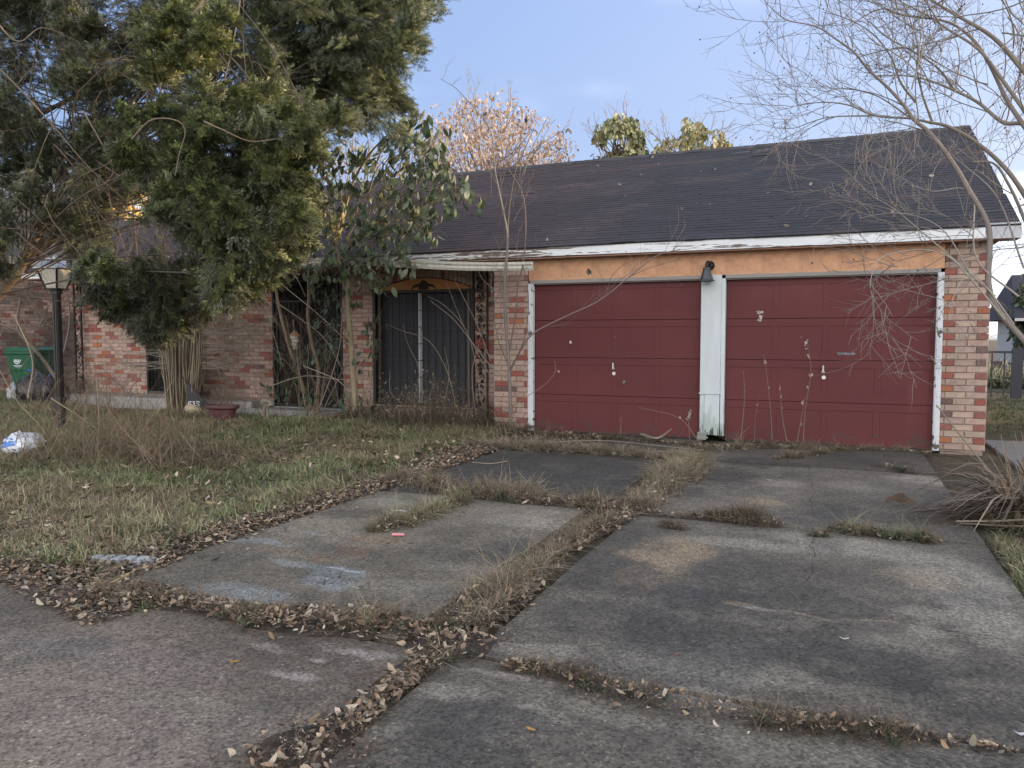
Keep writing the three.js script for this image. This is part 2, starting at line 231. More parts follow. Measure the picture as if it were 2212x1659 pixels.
{
  const X0 = -5.3, X1 = 1.2, tn = driveTex(X0, X1, -5.9, -.6, 2048, 1900), tf = driveTex(X0, X1, -10.6, -5.86, 1200, 900);
  const fine = tex(512, 512, (u, v) => .5 * tileN(u, v, 170) + .5 * tileF(u, v, 32, 3), false); fine.repeat.set(2.6, 2.6);
  const mk = (map, z0, z1) => { map.wrapS = map.wrapT = THREE.ClampToEdgeWrapping; map.repeat.set(1 / (X1 - X0), 1 / (z1 - z0)); map.offset.set(-X0 / (X1 - X0), -z0 / (z1 - z0)); return std({ map, bumpMap: fine, bumpScale: .004, roughness: .92 }); };
  const mn = mk(tn, -5.9, -.6), mf = mk(tf, -10.6, -5.86), far = std({ color: lin(.2, .19, .18), bumpMap: fine, bumpScale: .004, roughness: .95 });
  const drive = thing('driveway', V(0, 0, 0), 'cracked concrete driveway of large stained slabs before the garage'); drive.userData.kind = 'structure'; delete drive.userData.category;
  const gap = .022;
  for (let c = 0; c < 2; c++) for (let r = 0; r < 5; r++) {
    const x0 = (c ? [-1.44, -1.42, -1.46, -1.52, -1.52][r] : r > 2 ? -5.2 : DRIVE.x[0]) + gap, x1 = (c ? DRIVE.x[2] : [-1.62, -1.74, -1.80, -1.66, -1.66][r]) - gap, z0 = DRIVE.z[r] + gap, z1 = DRIVE.z[r + 1] - gap, nx = 22, nz = 26, mb = new MB(), ti = [.003, -.004, .003, -.002, 0][(r + c * 2) % 5];
    const hgt = (x, z) => .016 * (fbm(x * .9 + c * 9, z * .9 + r * 5, 2) - .5) + ti * (x - x0) + .003 * (fbm(x * 6, z * 6, 2) - .5);
    const edge = (t) => .014 * (fbm(t * 7 + c * 31 + r * 17, r * 3.3, 3) - .5);
    const P = []; for (let j = 0; j <= nz; j++) for (let i = 0; i <= nx; i++) { let x = lerp(x0, x1, i / nx), z = lerp(z0, z1, j / nz); const ex = i === 0 || i === nx, ez = j === 0 || j === nz; if (ex) x += edge(z); if (ez) z += edge(x + 50); P.push(V(x, hgt(x, z) - (ex || ez ? .008 : 0), z)); }
    const k0 = mb.nv; P.forEach(p => mb.v(p, V(0, 1, 0), [1, 1, 1], p.x, p.z));
    const id = (i, j) => k0 + j * (nx + 1) + i; for (let j = 0; j < nz; j++) for (let i = 0; i < nx; i++) mb.i.push(id(i, j), id(i, j + 1), id(i + 1, j + 1), id(i, j), id(i + 1, j + 1), id(i + 1, j));
    const rim = []; for (let i = 0; i <= nx; i++) rim.push([i, 0]); for (let j = 1; j <= nz; j++) rim.push([nx, j]); for (let i = nx - 1; i >= 0; i--) rim.push([i, nz]); for (let j = nz - 1; j >= 0; j--) rim.push([0, j]);
    for (let q = 0; q + 1 < rim.length; q++) { const a = P[rim[q][1] * (nx + 1) + rim[q][0]], b = P[rim[q + 1][1] * (nx + 1) + rim[q + 1][0]]; mb.quad(a, b, b.clone().setY(-.1), a.clone().setY(-.1), [1, 1, 1], [[a.x, a.z], [b.x, b.z], [b.x, b.z], [a.x, a.z]]); }
    const g = mb.geo(); g.computeVertexNormals(); put('slab', g, r > 3 ? far : r > 1 ? mn : mf, drive);
  }
  // side path at the right of the house, and the strip of porch slab
  const mb = new MB(); mb.block(1.75, 3.2, -3.9, 5.5, -.09, .02, .01, [1, 1, 1]);
  const p = put('path', mb.geo(), std({ color: lin(.19, .185, .175), map: grain, bumpMap: grainB, bumpScale: .004, roughness: .95 })); p.rotation.x = -Math.PI / 2; p.position.set(0, -.01, -6.3); tag(p, 'plain concrete side path running past the right brick pillar', null, null, 'structure');
  const m2 = new MB(); m2.box(-14.6, -9.75, -.05, .19, -11.36, -11.05); m2.box(-9.75, -7.9, -.05, .08, -11.36, -11.0);
  const q = put('porch_slab', m2.geo(), M.concrete); tag(q, 'narrow pale concrete porch slab along the foot of the brick front', null, null, 'structure');
}
// ================================================================== THE BRICK HOUSE
const ZG = -10.5, ZP = -11.4, ZE = -10.3, EY0 = 2.485, EY1 = 2.625, XR = 1.83, XL = -14.68, RZ = -14.5, RY = 4.72;
const house = thing('brick_house', V(0, 0, 0), 'long single-storey brick house with dark shingle roof and double red garage', 'house');
const BC = { tan: [.57, .40, .33], tan2: [.52, .375, .315], buff: [.58, .435, .345], red: [.40, .13, .10], red2: [.36, .15, .125], orange: [.50, .19, .10], dark: [.22, .14, .125], cream: [.52, .43, .31] };
const pick = (r) => r < .40 ? 'tan' : r < .58 ? 'tan2' : r < .78 ? 'buff' : r < .87 ? 'red' : r < .935 ? 'red2' : r < .965 ? 'orange' : r < .975 ? 'dark' : r < .985 ? 'cream' : 'tan';
function lay(x0, x1, y0, y1, holes, seed, L = .238, H = .0767, kind = null) {
  const r = rng(seed), out = []; let row = 0;
  for (let y = y0; y + .03 < y1; y += H, row++) {
    const yt = Math.min(y + H, y1);
    let spans = [[x0, x1]];
    for (const [a, b, c, d] of holes) if (yt > c + .02 && y < d - .02) spans = spans.flatMap(([p, q]) => [[p, Math.min(q, a)], [Math.max(p, b), q]].filter(([m, n]) => n - m > .03));
    for (const [p, q] of spans) {
      let x = Math.floor((p - x0) / L) * L + x0 - (row % 2 ? L / 2 : 0);
      for (; x < q; x += L) { const a = Math.max(x, p), b = Math.min(x + L, q); const cr = r(), cj = r(), dj = r(); if (b - a < .035) continue; out.push({ x0: a + .004, x1: b - .004, y0: y + .0045, y1: yt - .0045, kind: kind ? kind(cr, row) : pick(cr), j: cj, d: (dj - .5) * .007, row }); }
    }
  }
  return out;
}
const brickMats = {}, brickGeos = [];
for (const k in BC) brickMats[k] = [0, 1, 2, 3].map(i => { const f = [1.05, .95, .80, .72][i], c = BC[k]; return std({ color: lin(c[0] * f, c[1] * f, c[2] * f), map: grain, bumpMap: grainB, bumpScale: .003, roughness: .93 }); });
for (let i = 0; i < 4; i++) { const mb = new MB(); mb.block(-.115, .115, -.0338, .0338, -.03, 0, .004, [1, 1, 1], [i * .37, i * .23]); const g = mb.geo(), p = g.attributes.position; const r = rng(40 + i); for (let q = 0; q < p.count; q++) { p.setX(q, p.getX(q) + .004 * (h2(Math.round(p.getX(q) * 300) + i * 7, Math.round(p.getY(q) * 300)) - .5)); p.setY(q, p.getY(q) + .004 * (h2(Math.round(p.getX(q) * 30) + i * 3, Math.round(p.getY(q) * 300) + 9) - .5)); } brickGeos.push(g); }
function brickColor(b, x, y) { const c = BC[b.kind], f = .92 + .22 * b.j, dirt = (y < .75 ? sstep(.42, .62, fbm(x * 2.1 + 5, y * 3 + 2, 4) + .16 * (1 - y / .75)) : 0) * .4; return c.map((q, i) => lerp(q * f, [.09, .08, .065][i], dirt)); }
let nSingle = 0;
function bricks(list, z, parent, single, tone = 0) {
  const mb = new MB(); let n = 0;
  for (const b of list) {
    const w = b.x1 - b.x0, h = b.y1 - b.y0, cx = (b.x0 + b.x1) / 2, cy = (b.y0 + b.y1) / 2;
    if (single(b)) { const m = put('brick', brickGeos[Math.floor(b.j * 399) % 4], brickMats[b.kind][(b.j > .5 ? 0 : 1) + tone], parent); m.position.set(cx, cy, z + b.d); m.scale.set(w / .23, h / .0676, 1); nSingle++; }
    else { mb.block(b.x0, b.x1, b.y0, b.y1, z - .03, z + b.d, .004, brickColor(b, cx, cy), [b.j * 7, b.d * 900]); n++; }
  }
  if (n) { const o = mb.build('brickwork', M.brick, parent); o.userData.kind = 'stuff'; }
}
// openings of the porch front
const WIN = [-7.36, -5.46, .21, 2.47], DOOR = [-9.54, -8.02, -.1, 2.47], NWIN = [-12.66, -11.26, .25, 2.1];
{
  const w = new MB();   // masonry behind the bricks
  for (const [a, b, c, d] of [[-14.62, NWIN[0], -.1, 2.5], [NWIN[0], NWIN[1], -.1, NWIN[2]], [NWIN[0], NWIN[1], NWIN[3], 2.5], [NWIN[1], DOOR[0], -.1, 2.5], [DOOR[1], WIN[0], -.1, 2.5], [WIN[0], WIN[1], -.1, WIN[2]], [WIN[1], -4.72, -.1, 2.5], [DOOR[0], DOOR[1], 2.478, 2.5], [WIN[0], WIN[1], 2.478, 2.5]]) w.box(a, b, c, d, ZP - .2, ZP - .012);
  const wall = w.build('porch_wall', M.mortar, house);
  const list = lay(-14.62, -4.74, .085, 2.46, [WIN, DOOR, NWIN, [-14.62, -9.75, 0, .19], [-7.62, -5.2, 2.08, 2.6]], 11);
  const cand = list.filter(b => b.x0 > -10.9 && b.x1 - b.x0 > .1 && b.y0 > .25).sort((a, b) => b.x0 - a.x0).slice(0, 150); const sel = new Set(cand);
  bricks(list, ZP, wall, b => sel.has(b));
  // soldier bricks over the arched window, a brick sill under it
  const s = new MB(), r = rng(5), arch = (x) => { const t = (x + 6.41) / .95; return Math.abs(t) > 1 ? 2.13 : 2.14 + .205 * (1 - t * t); };
  for (let x = -7.61; x < -5.22; x += .0767) { const y = Math.max(arch(x + .01), arch(x + .066)) , c = BC[pick(r())].map(q => q * .9); const m = lerp(y, 2.46, .5 + .1 * (r() - .5)); if (2.46 - y > .2) { s.block(x + .004, x + .072, y + .004, m - .004, ZP - .05, ZP + .003, .004, c, [r() * 5, r() * 5]); s.block(x + .004, x + .072, m + .004, 2.46, ZP - .05, ZP + .001, .004, BC[pick(r())].map(q => q * .9), [r() * 5, r() * 5]); } else s.block(x + .004, x + .072, y + .004, 2.46, ZP - .05, ZP + .003, .004, c, [r() * 5, r() * 5]); }
  s.build('soldier_course', M.brick, wall).userData.kind = 'stuff';
  for (let k = 0; k < 9; k++) { const b = put('sill_brick', brickGeos[k % 4], brickMats[['tan', 'red2', 'buff', 'tan2'][k % 4]][k % 2], wall); b.position.set(-7.25 + k * .212, .212, ZP + .05); b.scale.set(.88, .8, 2.4); }
}
// garage front: left pier, right pillar, side and back walls
{
  const w = new MB(); w.box(-4.71, -4.19, -.1, 2.5, ZG - .4, ZG - .012); const pier = w.build('garage_pier', M.mortar, house);
  const pr = (list, r) => { const g = rng(r); return list; };
  bricks(lay(-4.71, -4.17, .02, 2.46, [], 21), ZG, pier, b => b.y0 < 2.2, 2);
  const l2 = new MB(); l2.box(-4.712, -4.7, -.1, 2.5, ZP + .01, ZG - .012); l2.build('pier_side', M.brick, pier);
  const w2 = new MB(); w2.box(1.13, 1.57, -.1, 2.5, ZG - .4, ZG - .012); const pil = w2.build('brick_pillar', M.mortar, house);
  // rows alternate: two long bricks, then red headers either side of a long one
  const list = [], r = rng(77); let row = 0;
  for (let y = .02; y < 2.42; y += .0767, row++) {
    const cuts = row % 2 ? [0, .13, .355, .475] : [0, .045, .262, .475];
    const odd = ['red', 'red', 'dark', 'red2', 'orange', 'red2', 'orange'];
    for (let k = 0; k < 3; k++) list.push({ x0: 1.115 + cuts[k] + .004, x1: 1.115 + cuts[k + 1] - .004 + (k === 2 ? .003 : 0), y0: y + .0045, y1: y + .0722, kind: row % 2 && k !== 1 && r() < .85 ? odd[Math.floor(r() * 7)] : ['tan', 'buff', 'tan2', 'buff', 'tan'][Math.floor(r() * 5)], j: r(), d: (r() - .5) * .008, row });
  }
  bricks(list, ZG, pil, b => true, 2);
  const s = new MB();   // side and back walls of the house (seen only from elsewhere)
  for (let y = .02; y < 2.46; y += .0767) { s.box(1.575, 1.592, y + .004, y + .073, -18.6, ZG - .001, BC.tan2); }
  s.box(1.5, 1.57, -.1, 2.5, -18.6, ZG - .41, BC.tan2); s.box(XL + .06, XL + .16, -.1, 2.5, -18.6, ZP - .21, BC.tan2); s.box(XL + .06, 1.57, -.1, 2.5, -18.75, -18.6, BC.tan2);
  s.tri(V(1.585, 2.5, -10.6), V(1.585, 2.5, -18.4), V(1.585, 4.6, RZ), BC.tan2); s.tri(V(XL + .1, 2.5, -10.6), V(XL + .1, 4.6, RZ), V(XL + .1, 2.5, -18.4), BC.tan2);
  s.build('outer_wall', M.brick, house);
}
// roof
{
  const deck = new MB(), c = [.05, .04, .04], z1 = -18.7;
  const off = (p, h) => p;
  deck.quad(V(XL, EY1 - .03, ZE), V(XR, EY1 - .03, ZE), V(XR, RY - .05, RZ), V(XL, RY - .05, RZ), c); deck.quad(V(XR, EY1 - .03, z1), V(XL, EY1 - .03, z1), V(XL, RY - .05, RZ), V(XR, RY - .05, RZ), c);
  deck.box(XL + .01, XR - .01, EY1 - .06, EY1 - .035, z1, ZE - .03, c);
  const roof = deck.build('roof', M.shingle, house);
  const mb = new MB(), r = rng(9), up = V(0, RY - EY1, RZ - ZE), L = up.length(); up.normalize(); const nr = V(0, up.z * -1, up.y).normalize();
  const N = 43, ex = L / N; const P = (x, s, h) => V(x, EY1, ZE + .012).addScaledVector(up, s).addScaledVector(nr, h + .02 * (fbm(x * .35, s * .6, 2) - .5) - .015 * sstep(3, 6, Math.abs(x + 2)) );
  for (let i = 0; i < N; i++) {
    const s0 = i * ex - .012, s1 = Math.min(L, (i + 1) * ex + .02); let x = XL - r() * .3;
    while (x < XR) {
      const w = .305 + (r() - .5) * .02, a = Math.max(x, XL) , b = Math.min(x + w - .0015, XR); x += w; if (b - a < .03) continue;
      const wear = fbm(a * .5 + 3, s0 * 1.1 + 8, 4), lft = sstep(-1.5, -6, a); let cc = jit([lerp(.033, .053, lft), lerp(.032, .038, lft), lerp(.039, .036, lft)], r, .10);  // bluer to the right: haze and reflected sky put into the shingle colour
      const red = sstep(.58, .72, fbm(a * .9 + 11, s0 * 2.6, 4)); cc = cc.map((q, k) => lerp(q, [.115, .075, .068][k], red * .3)); if (wear > .62) cc = cc.map(q => q * 1.25);
      const j = (r() - .5) * .014, lift = .0055 + r() * .003 + (r() > .996 ? .012 : 0), uo = [r() * 3, r() * 3];
      const p0 = P(a, s0 + j, lift), p1 = P(b, s0 + j, lift), p2 = P(b, s1, .002), p3 = P(a, s1, .002), q0 = P(a, s0 + j, -.012), q1 = P(b, s0 + j, -.012), uv = [[uo[0], uo[1]], [uo[0] + .3, uo[1]], [uo[0] + .3, uo[1] + .14], [uo[0], uo[1] + .14]];
      mb.quad(p0, p1, p2, p3, cc, uv); mb.quad(q0, q1, p1, p0, cc.map(q => q * .7), uv); mb.tri(q1, p2, p1, cc); mb.tri(q0, p0, p3, cc);
    }
  }
  mb.build('shingle', M.shingle, roof).userData.kind = 'stuff';
  const cap = new MB(), M4 = new THREE.Matrix4();   // overlapping ridge caps, some bleached along the lower edge
  for (let x = XL; x < XR - .05; x += .21) { const h = r() * .008, cc = jit([.055, .05, .052], r, .3), x1 = Math.min(x + .24, XR), dy = .02 * (fbm(x * .35, L * .6, 2) - .5) - .015 * sstep(3, 6, Math.abs(x + 2)); cap.quad(V(x, RY - .065 + h + dy, RZ + .16), V(x1, RY - .072 + h + dy, RZ + .16), V(x1, RY + .012 + h + dy, RZ), V(x, RY + .02 + h + dy, RZ), cc); cap.quad(V(x1, RY - .072 + h, RZ - .16), V(x, RY - .065 + h, RZ - .16), V(x, RY + .02 + h + dy, RZ), V(x1, RY + .012 + h + dy, RZ), cc); }
  cap.build('ridge_cap', M.shingle, roof);
  const pale = new MB(); for (const [px, py] of [[1600, 330], [1650, 325], [1802, 312]]) { const p = onZ(px, py, RZ + .3); pale.box(p.x - .16, p.x + .16, RY - .185, RY - .165, RZ + .33, RZ + .36, [.30, .28, .27]); } pale.build('bleached_edge', M.vcol, roof);
  { const q = rng(44), L2 = []; for (let k = 0; k < 90; k++) { const x = lerp(XL, XR, q()), sl = q() * L * .98, p = P(x, sl, .012); L2.push({ m: mat4(p, eul(q() * 6, q() * 6, q() * 6), V(.03, .006, .018).multiplyScalar(.5 + q())), c: col3(...jit([.2, .17, .14], q, .4)) }); } inst('roof_debris', new THREE.DodecahedronGeometry(1, 0), std({ roughness: .9 }), L2, roof); }
  const rk = new MB();  // rake boards and the boxed corner
  for (const x of [XR - .03, XL]) { for (const s of [0, 1]) { const a = V(x, EY1 - .08, s ? z1 : ZE - .05), b = V(x, RY - .12, RZ); rk.bar(a, b, .03, .14, [.5, .52, .55]); } }
  rk.box(XR - .30, XR + .004, EY0 - .015, EY1 + .02, ZE - .12, ZE + .014, [.55, .57, .60]);
  rk.build('rake_board', std({ vertexColors: true, map: grain, roughness: .7 }), roof);
}
// peeling fascia, soffit, gutter
{
  const W = XR - XL, ft = tex(2048, 96, (u, v) => {
    const x = XL + u * W, y = v, wear = .10 + .20 * sstep(-7.5, -4.9, x) * sstep(-2.6, -4.2, x) + .10 * sstep(-12, -14.5, x) + (x > -4.2 && x < 0 ? .04 : 0);
    const n = fbm(x * 2.2, y * 7 + 3, 5) * .65 + .35 * fbm(x * 12, y * 16, 3), k = sstep(1 - wear - .10, 1 - wear - .03, n + .18 + (y > .85 ? .06 : 0)), st = .86 + .22 * fbm(x * 1.5, y * 2, 3);
    const wood = [.15 * (.6 + .8 * fbm(x * 3, y * 30, 3)), .115 * (.6 + .8 * fbm(x * 3, y * 30, 3)), .095]; const p = [.72 * st, .75 * st, .77 * st]; return p.map((q, i) => lerp(q, wood[i], k));
  }); ft.wrapS = ft.wrapT = THREE.ClampToEdgeWrapping;
  const mb = new MB(), n = 44; for (let i = 0; i < n; i++) { const u0 = i / n, u1 = (i + 1) / n, x0 = XL + W * u0, x1 = XL + W * u1, d0 = .012 * (fbm(x0 * .6, 4, 2) - .5), d1 = .012 * (fbm(x1 * .6, 4, 2) - .5); const sag = (x) => -.022 * Math.sin(clamp((x + 14.7) / 10) * Math.PI); mb.quad(V(x0, EY0 + d0 + sag(x0), ZE), V(x1, EY0 + d1 + sag(x1), ZE), V(x1, EY1 + d1 + sag(x1), ZE), V(x0, EY1 + d0 + sag(x0), ZE), [1, 1, 1], [[u0, 0], [u1, 0], [u1, 1], [u0, 1]]); mb.quad(V(x0, EY0 + d0 + sag(x0), ZE - .022), V(x1, EY0 + d1 + sag(x1), ZE - .022), V(x1, EY0 + d1 + sag(x1), ZE), V(x0, EY0 + d0 + sag(x0), ZE), [1, 1, 1], [[u0, 0], [u1, 0], [u1, .1], [u0, .1]]); }
  mb.build('fascia', std({ map: ft, bumpMap: null, roughness: .7 }), house);
  const s = new MB(); for (const [a, b, z] of [[XL, -4.72, ZP - .02], [-4.72, XR, ZG - .05]]) for (let x = a; x < b; x += 1.2) { const e = Math.min(b, x + 1.196); s.box(x, e, EY0 - .022, EY0 - .008 + .004 * (h2(Math.round(x * 10), 3) - .5), z, ZE - .023); }
  s.build('soffit', M.soffit, house);
  // the gutter hangs level at the left and droops away from the fascia at the right
  const prof = [[0, .115], [.004, 0], [.06, -.005], [.078, .03], [.076, .06], [.095, .085], [.098, .118], [.09, .118], [.088, .09], [.07, .062], [.07, .032], [.055, .004], [.012, .008], [.008, .115]];
  const path = [[-11.4, 2.475, -10.275, 0], [-10.2, 2.478, -10.275, 0], [-9.0, 2.485, -10.275, 0], [-7.6, 2.487, -10.272, 0], [-6.9, 2.466, -10.265, .05], [-6.0, 2.40, -10.23, .1], [-5.2, 2.335, -10.17, .14], [-4.5, 2.30, -10.12, .18], [-3.93, 2.285, -10.09, .2]];
  const g = new MB(), gc = [.76, .74, .66], rr = rng(31), pts = []; const cv = new THREE.CatmullRomCurve3(path.map(p => V(p[0], p[1], p[2]))), NN = 60;
  for (let i = 0; i <= NN; i++) { const p = cv.getPoint(i / NN), tl = .2 * sstep(.45, 1, i / NN); pts.push(prof.map(([z, y]) => { const c = Math.cos(tl), n = Math.sin(tl); return V(p.x, p.y + y * c - z * n * .6, p.z + z * c + y * n * .6 + .003 * (fbm(p.x * 3, y * 9, 2) - .5)); })); }
  for (let i = 0; i < NN; i++) for (let k = 0; k < prof.length; k++) { const l = (k + 1) % prof.length, c = gc.map(q => q * (.82 + .3 * fbm(pts[i][0].x * 4, k * .6, 3)) * (fbm(pts[i][0].x * 9, k * 2.2, 3) > .66 ? .6 : 1)); g.quad(pts[i][k], pts[i][l], pts[i + 1][l], pts[i + 1][k], c); }
  g.build('gutter', std({ vertexColors: true, roughness: .55, map: grain, side: THREE.DoubleSide }), house).userData.label = 'long cream gutter hanging loose and drooping at its right end';
}
// peach header over the doors, trim, centre post
{
  const h = new MB(); h.box(-4.16, 1.115, 2.172, 2.49, ZG - .03, ZG + .004); h.build('header_board', M.peach, house);
  const t = new MB(); for (const [a, b] of [[-4.09, -1.70], [-1.39, 1.05]]) { t.box(a - .05, b + .03, 2.125, 2.172, ZG - .06, ZG + .012, [.27, .25, .235]); t.box(a - .02, b + .01, 2.108, 2.128, ZG - .06, ZG - .012, [.2, .18, .17]); }
  t.build('head_trim', M.vcol, house);
  const jt = tex(64, 1024, (u, v) => { const n = fbm(u * 3 + 2, v * 40, 4), k = sstep(.60, .68, n + .12 * sstep(.25, 0, v) - .04), s = .9 + .2 * fbm(u * 4, v * 9, 3); return k > .5 ? [.10, .09, .08] : [.58 * s, .60 * s, .62 * s]; }); jt.wrapS = jt.wrapT = THREE.ClampToEdgeWrapping; jt.repeat.set(1 / .1, 1 / 2.2);
  const jm = std({ map: jt, roughness: .7 });
  const jamb = (x0, x1) => { const m = new MB(); m.block(0, x1 - x0, .0, 2.125, -.06, .012, .004, [1, 1, 1]); m.block(.012, .03, .0, 2.12, .01, .022, .003, [1, 1, 1]); const o = m.build('door_jamb', jm, house); o.position.set(x0, 0, ZG); };
  jamb(-4.175, -4.09); jamb(1.045, 1.118);
  const pt = tex(256, 1024, (u, v) => { const y = v * 2.2, n = fbm(u * 5, y * 7, 5), gr = sstep(.5, .75, n + .35 * sstep(.5, 0, y)) * sstep(.75, .1, y), s = .88 + .22 * fbm(u * 3 + 9, y * 2, 4); const st = y < .2 && fbm(u * 26, y * 3, 3) > .38 + y * 1.5 ? .18 : 1; return [lerp(.55 * s, .24, gr * .6) * st, lerp(.60 * s, .32, gr * .6) * st, lerp(.61 * s, .27, gr * .6) * st]; }); pt.wrapS = pt.wrapT = THREE.ClampToEdgeWrapping; pt.repeat.set(1 / .33, 1 / 2.2);
  const p = new MB(); p.block(0, .262, .62, 2.172, -.1, .03, .004, [1, 1, 1]); p.block(.262, .312, .05, 2.172, -.1, .012, .004, [1, 1, 1]); p.block(.06, .255, .06, .615, -.1, .022, .003, [1, 1, 1]); p.block(0, .057, .04, .618, -.1, .016, .003, [1, 1, 1]); p.block(-.012, .268, .604, .622, .0, .034, .003, [1, 1, 1]);
  const post = p.build('centre_post', std({ map: pt, bumpMap: grainB, bumpScale: .001, roughness: .7 }), house); post.position.set(-1.705, 0, ZG);
  // ghost of old house numbers on the post, thick lumps of paint
  const font = await new FontLoader().loadAsync('fonts/droid/droid_sans_regular.typeface.json').catch(() => null) || await new FontLoader().loadAsync('fonts/droid/sans_regular.typeface.json');
  globalThis.FONT = font;
  const gm = std({ color: lin(.56, .60, .59), roughness: .8 });
  for (const [ch, x, y, rz] of [['1', .05, 1.9, -.1], ['7', .09, 1.86, -.1], ['1', .10, 1.80, 0], ['5', .19, 1.76, .1]]) { const g = new TextGeometry(ch, { font, size: .085, depth: .003, curveSegments: 4 }); const m = put('number_ghost', g, gm, post); m.position.set(x, y, .0295); m.rotation.z = rz; }
  const foot = new MB(), r = rng(3); for (let k = 0; k < 5; k++) foot.box(-.03 + r() * .02, .09 + r() * .03, k * .02, k * .02 + .016, -.02, .05 + r() * .02, [.30, .31, .28]); foot.build('post_foot', M.vcol, post);
}
// garage doors
{
  const rt = tex(1024, 1024, (u, v) => { const x = u * 2.44, y = v * 2.13, s = .86 + .26 * fbm(x * 1.4 + 3, y * 1.6, 4) + .08 * (fbm(x * 30, y * 40, 2) - .5); const ch = fbm(x * 22 + 9, y * 22, 4) > .87 ? 1 : 0, fade = sstep(.4, .7, fbm(x * .8, y * .9 + 4, 3)); return (() => { const dt = y % 2.13 < .16 && fbm(x * 9, y * 14, 4) > .47 + y * 1.2 ? .45 : 0; return [lerp(.108 * s, .128 * s, fade) + ch * .12, lerp(.025 * s, .036 * s, fade) + ch * .1, lerp(.027 * s, .038 * s, fade) + ch * .1].map((q, i) => lerp(q, [.06, .05, .042][i], dt)); })(); });
  rt.repeat.set(1 / 2.44, 1 / 2.13);
  const red = std({ map: rt, roughness: .8, bumpMap: grainB, bumpScale: .0006 });
  const panelGeo = (w, h, uo) => { const m = new MB(); const b = .012; m.block(0, w, 0, h, -.012, 0, .0005, [1, 1, 1], uo);  return m.geo(); };
  const metal = std({ color: lin(.62, .60, .55), metalness: .6, roughness: .35 }), scuff = std({ color: lin(.17, .17, .17), roughness: .8 });
  const doors = [];
  const door = (x0, x1, label) => {
    const w = x1 - x0, S = 4, H = 2.13 / S, leaf = new MB(), pw = (w - .10 - 3 * .075) / 4, wv = (x, y) => .006 * (fbm(x * 1.5 + x0, y * 1.5, 2) - .5);
    for (let s = 0; s < S; s++) {   // rails and stiles round four sunk panels
      const y0 = s * H + .0025, y1 = (s + 1) * H - .0025, a = .105, b = H - .10, D = .012;
      leaf.block(0, w, y0, s * H + a, -.03, 0, .003, [1, 1, 1], [x0 + 9, 0]); leaf.block(0, w, s * H + b, y1, -.03, 0, .003, [1, 1, 1], [x0 + 9, 0]);
      let x = 0; for (let k = 0; k <= 4; k++) { const e = k === 0 || k === 4 ? .05 : .075; leaf.block(x, x + e, s * H + a - .002, s * H + b + .002, -.03, -.0004, .003, [1, 1, 1], [x0 + 9, 0]); x += e + pw; }
      leaf.box(.005, w - .005, y0, y1, -.045, -.03);
    }
    const d = put('garage_door', leaf.geo(), red, house); d.position.set(x0, 0, ZG - .075); d.userData.label = label;
    for (let s = 0; s < S; s++) for (let k = 0; k < 4; k++) { const p = put('door_panel', panelGeo(pw, H - .205, [x0 + 9 + .05 + k * (pw + .075), s * H + .105]), red, d); p.position.set(.05 + k * (pw + .075), s * H + .105, -.006); }
    const hx = w / 2 - .02, hy = 2 * H - .13 , hm = new MB();
    hm.box(hx - .017, hx + .017, hy - .03, hy + .0, 0, .012, [.1, .1, .1]); hm.add(new THREE.CapsuleGeometry(.013, .07, 4, 8), new THREE.Matrix4().makeTranslation(hx, hy + .02, .03)); hm.box(hx - .006, hx + .006, hy - .012, hy + .0, 0, .03);
    hm.build('handle', metal, d); const lk = new MB(); lk.add(new THREE.CylinderGeometry(.024, .027, .016, 16), new THREE.Matrix4().makeRotationX(Math.PI / 2).setPosition(hx + .008, hy - .085, .006)); lk.add(new THREE.CylinderGeometry(.008, .008, .01, 10), new THREE.Matrix4().makeRotationX(Math.PI / 2).setPosition(hx + .008, hy - .085, .012), [.2, .2, .2]); lk.build('lock', metal, d);
    const bs = new MB(); bs.box(.01, w - .01, -.02, .004, -.04, .004); bs.build('bottom_seal', std({ color: lin(.03, .03, .03), roughness: .9 }), d);
    return d;
  };
  const d1 = door(-4.09, -1.70, 'left dark red panelled garage door with pale handle'); const d2 = door(-1.39, 1.05, 'right dark red panelled garage door with scuffed paint');
  // scraped patches and torn tape left on the doors
  const flake = (d, px, py, w, h, c, n, seed) => { const r = rng(seed), p = onZ(px, py, ZG - .07), m = new MB(); for (let k = 0; k < n; k++) { const x = p.x - d.position.x + (r() - .5) * w, y = p.y + (r() - .5) * h, s = .004 + r() * .012; m.box(x - s, x + s * r() * 2, y - s, y + s * 1.2, .0, .0035 + r() * .003, jit(c, r, .3)); } m.build('paint_scrap', M.vcol, d); };
  flake(d2, 1640, 683, .06, .12, [.36, .33, .30], 16, 1); flake(d2, 1830, 764, .22, .014, [.16, .16, .16], 20, 2); flake(d1, 1232, 740, .012, .05, [.5, .4, .38], 4, 4); flake(d1, 1205, 802, .02, .02, [.5, .35, .3], 3, 5); flake(d1, 1346, 826, .025, .02, [.13, .13, .12], 4, 6); flake(d1, 1490, 895, .03, .10, [.28, .25, .24], 9, 7); flake(d2, 1742, 745, .03, .12, [.34, .25, .24], 10, 8);
}
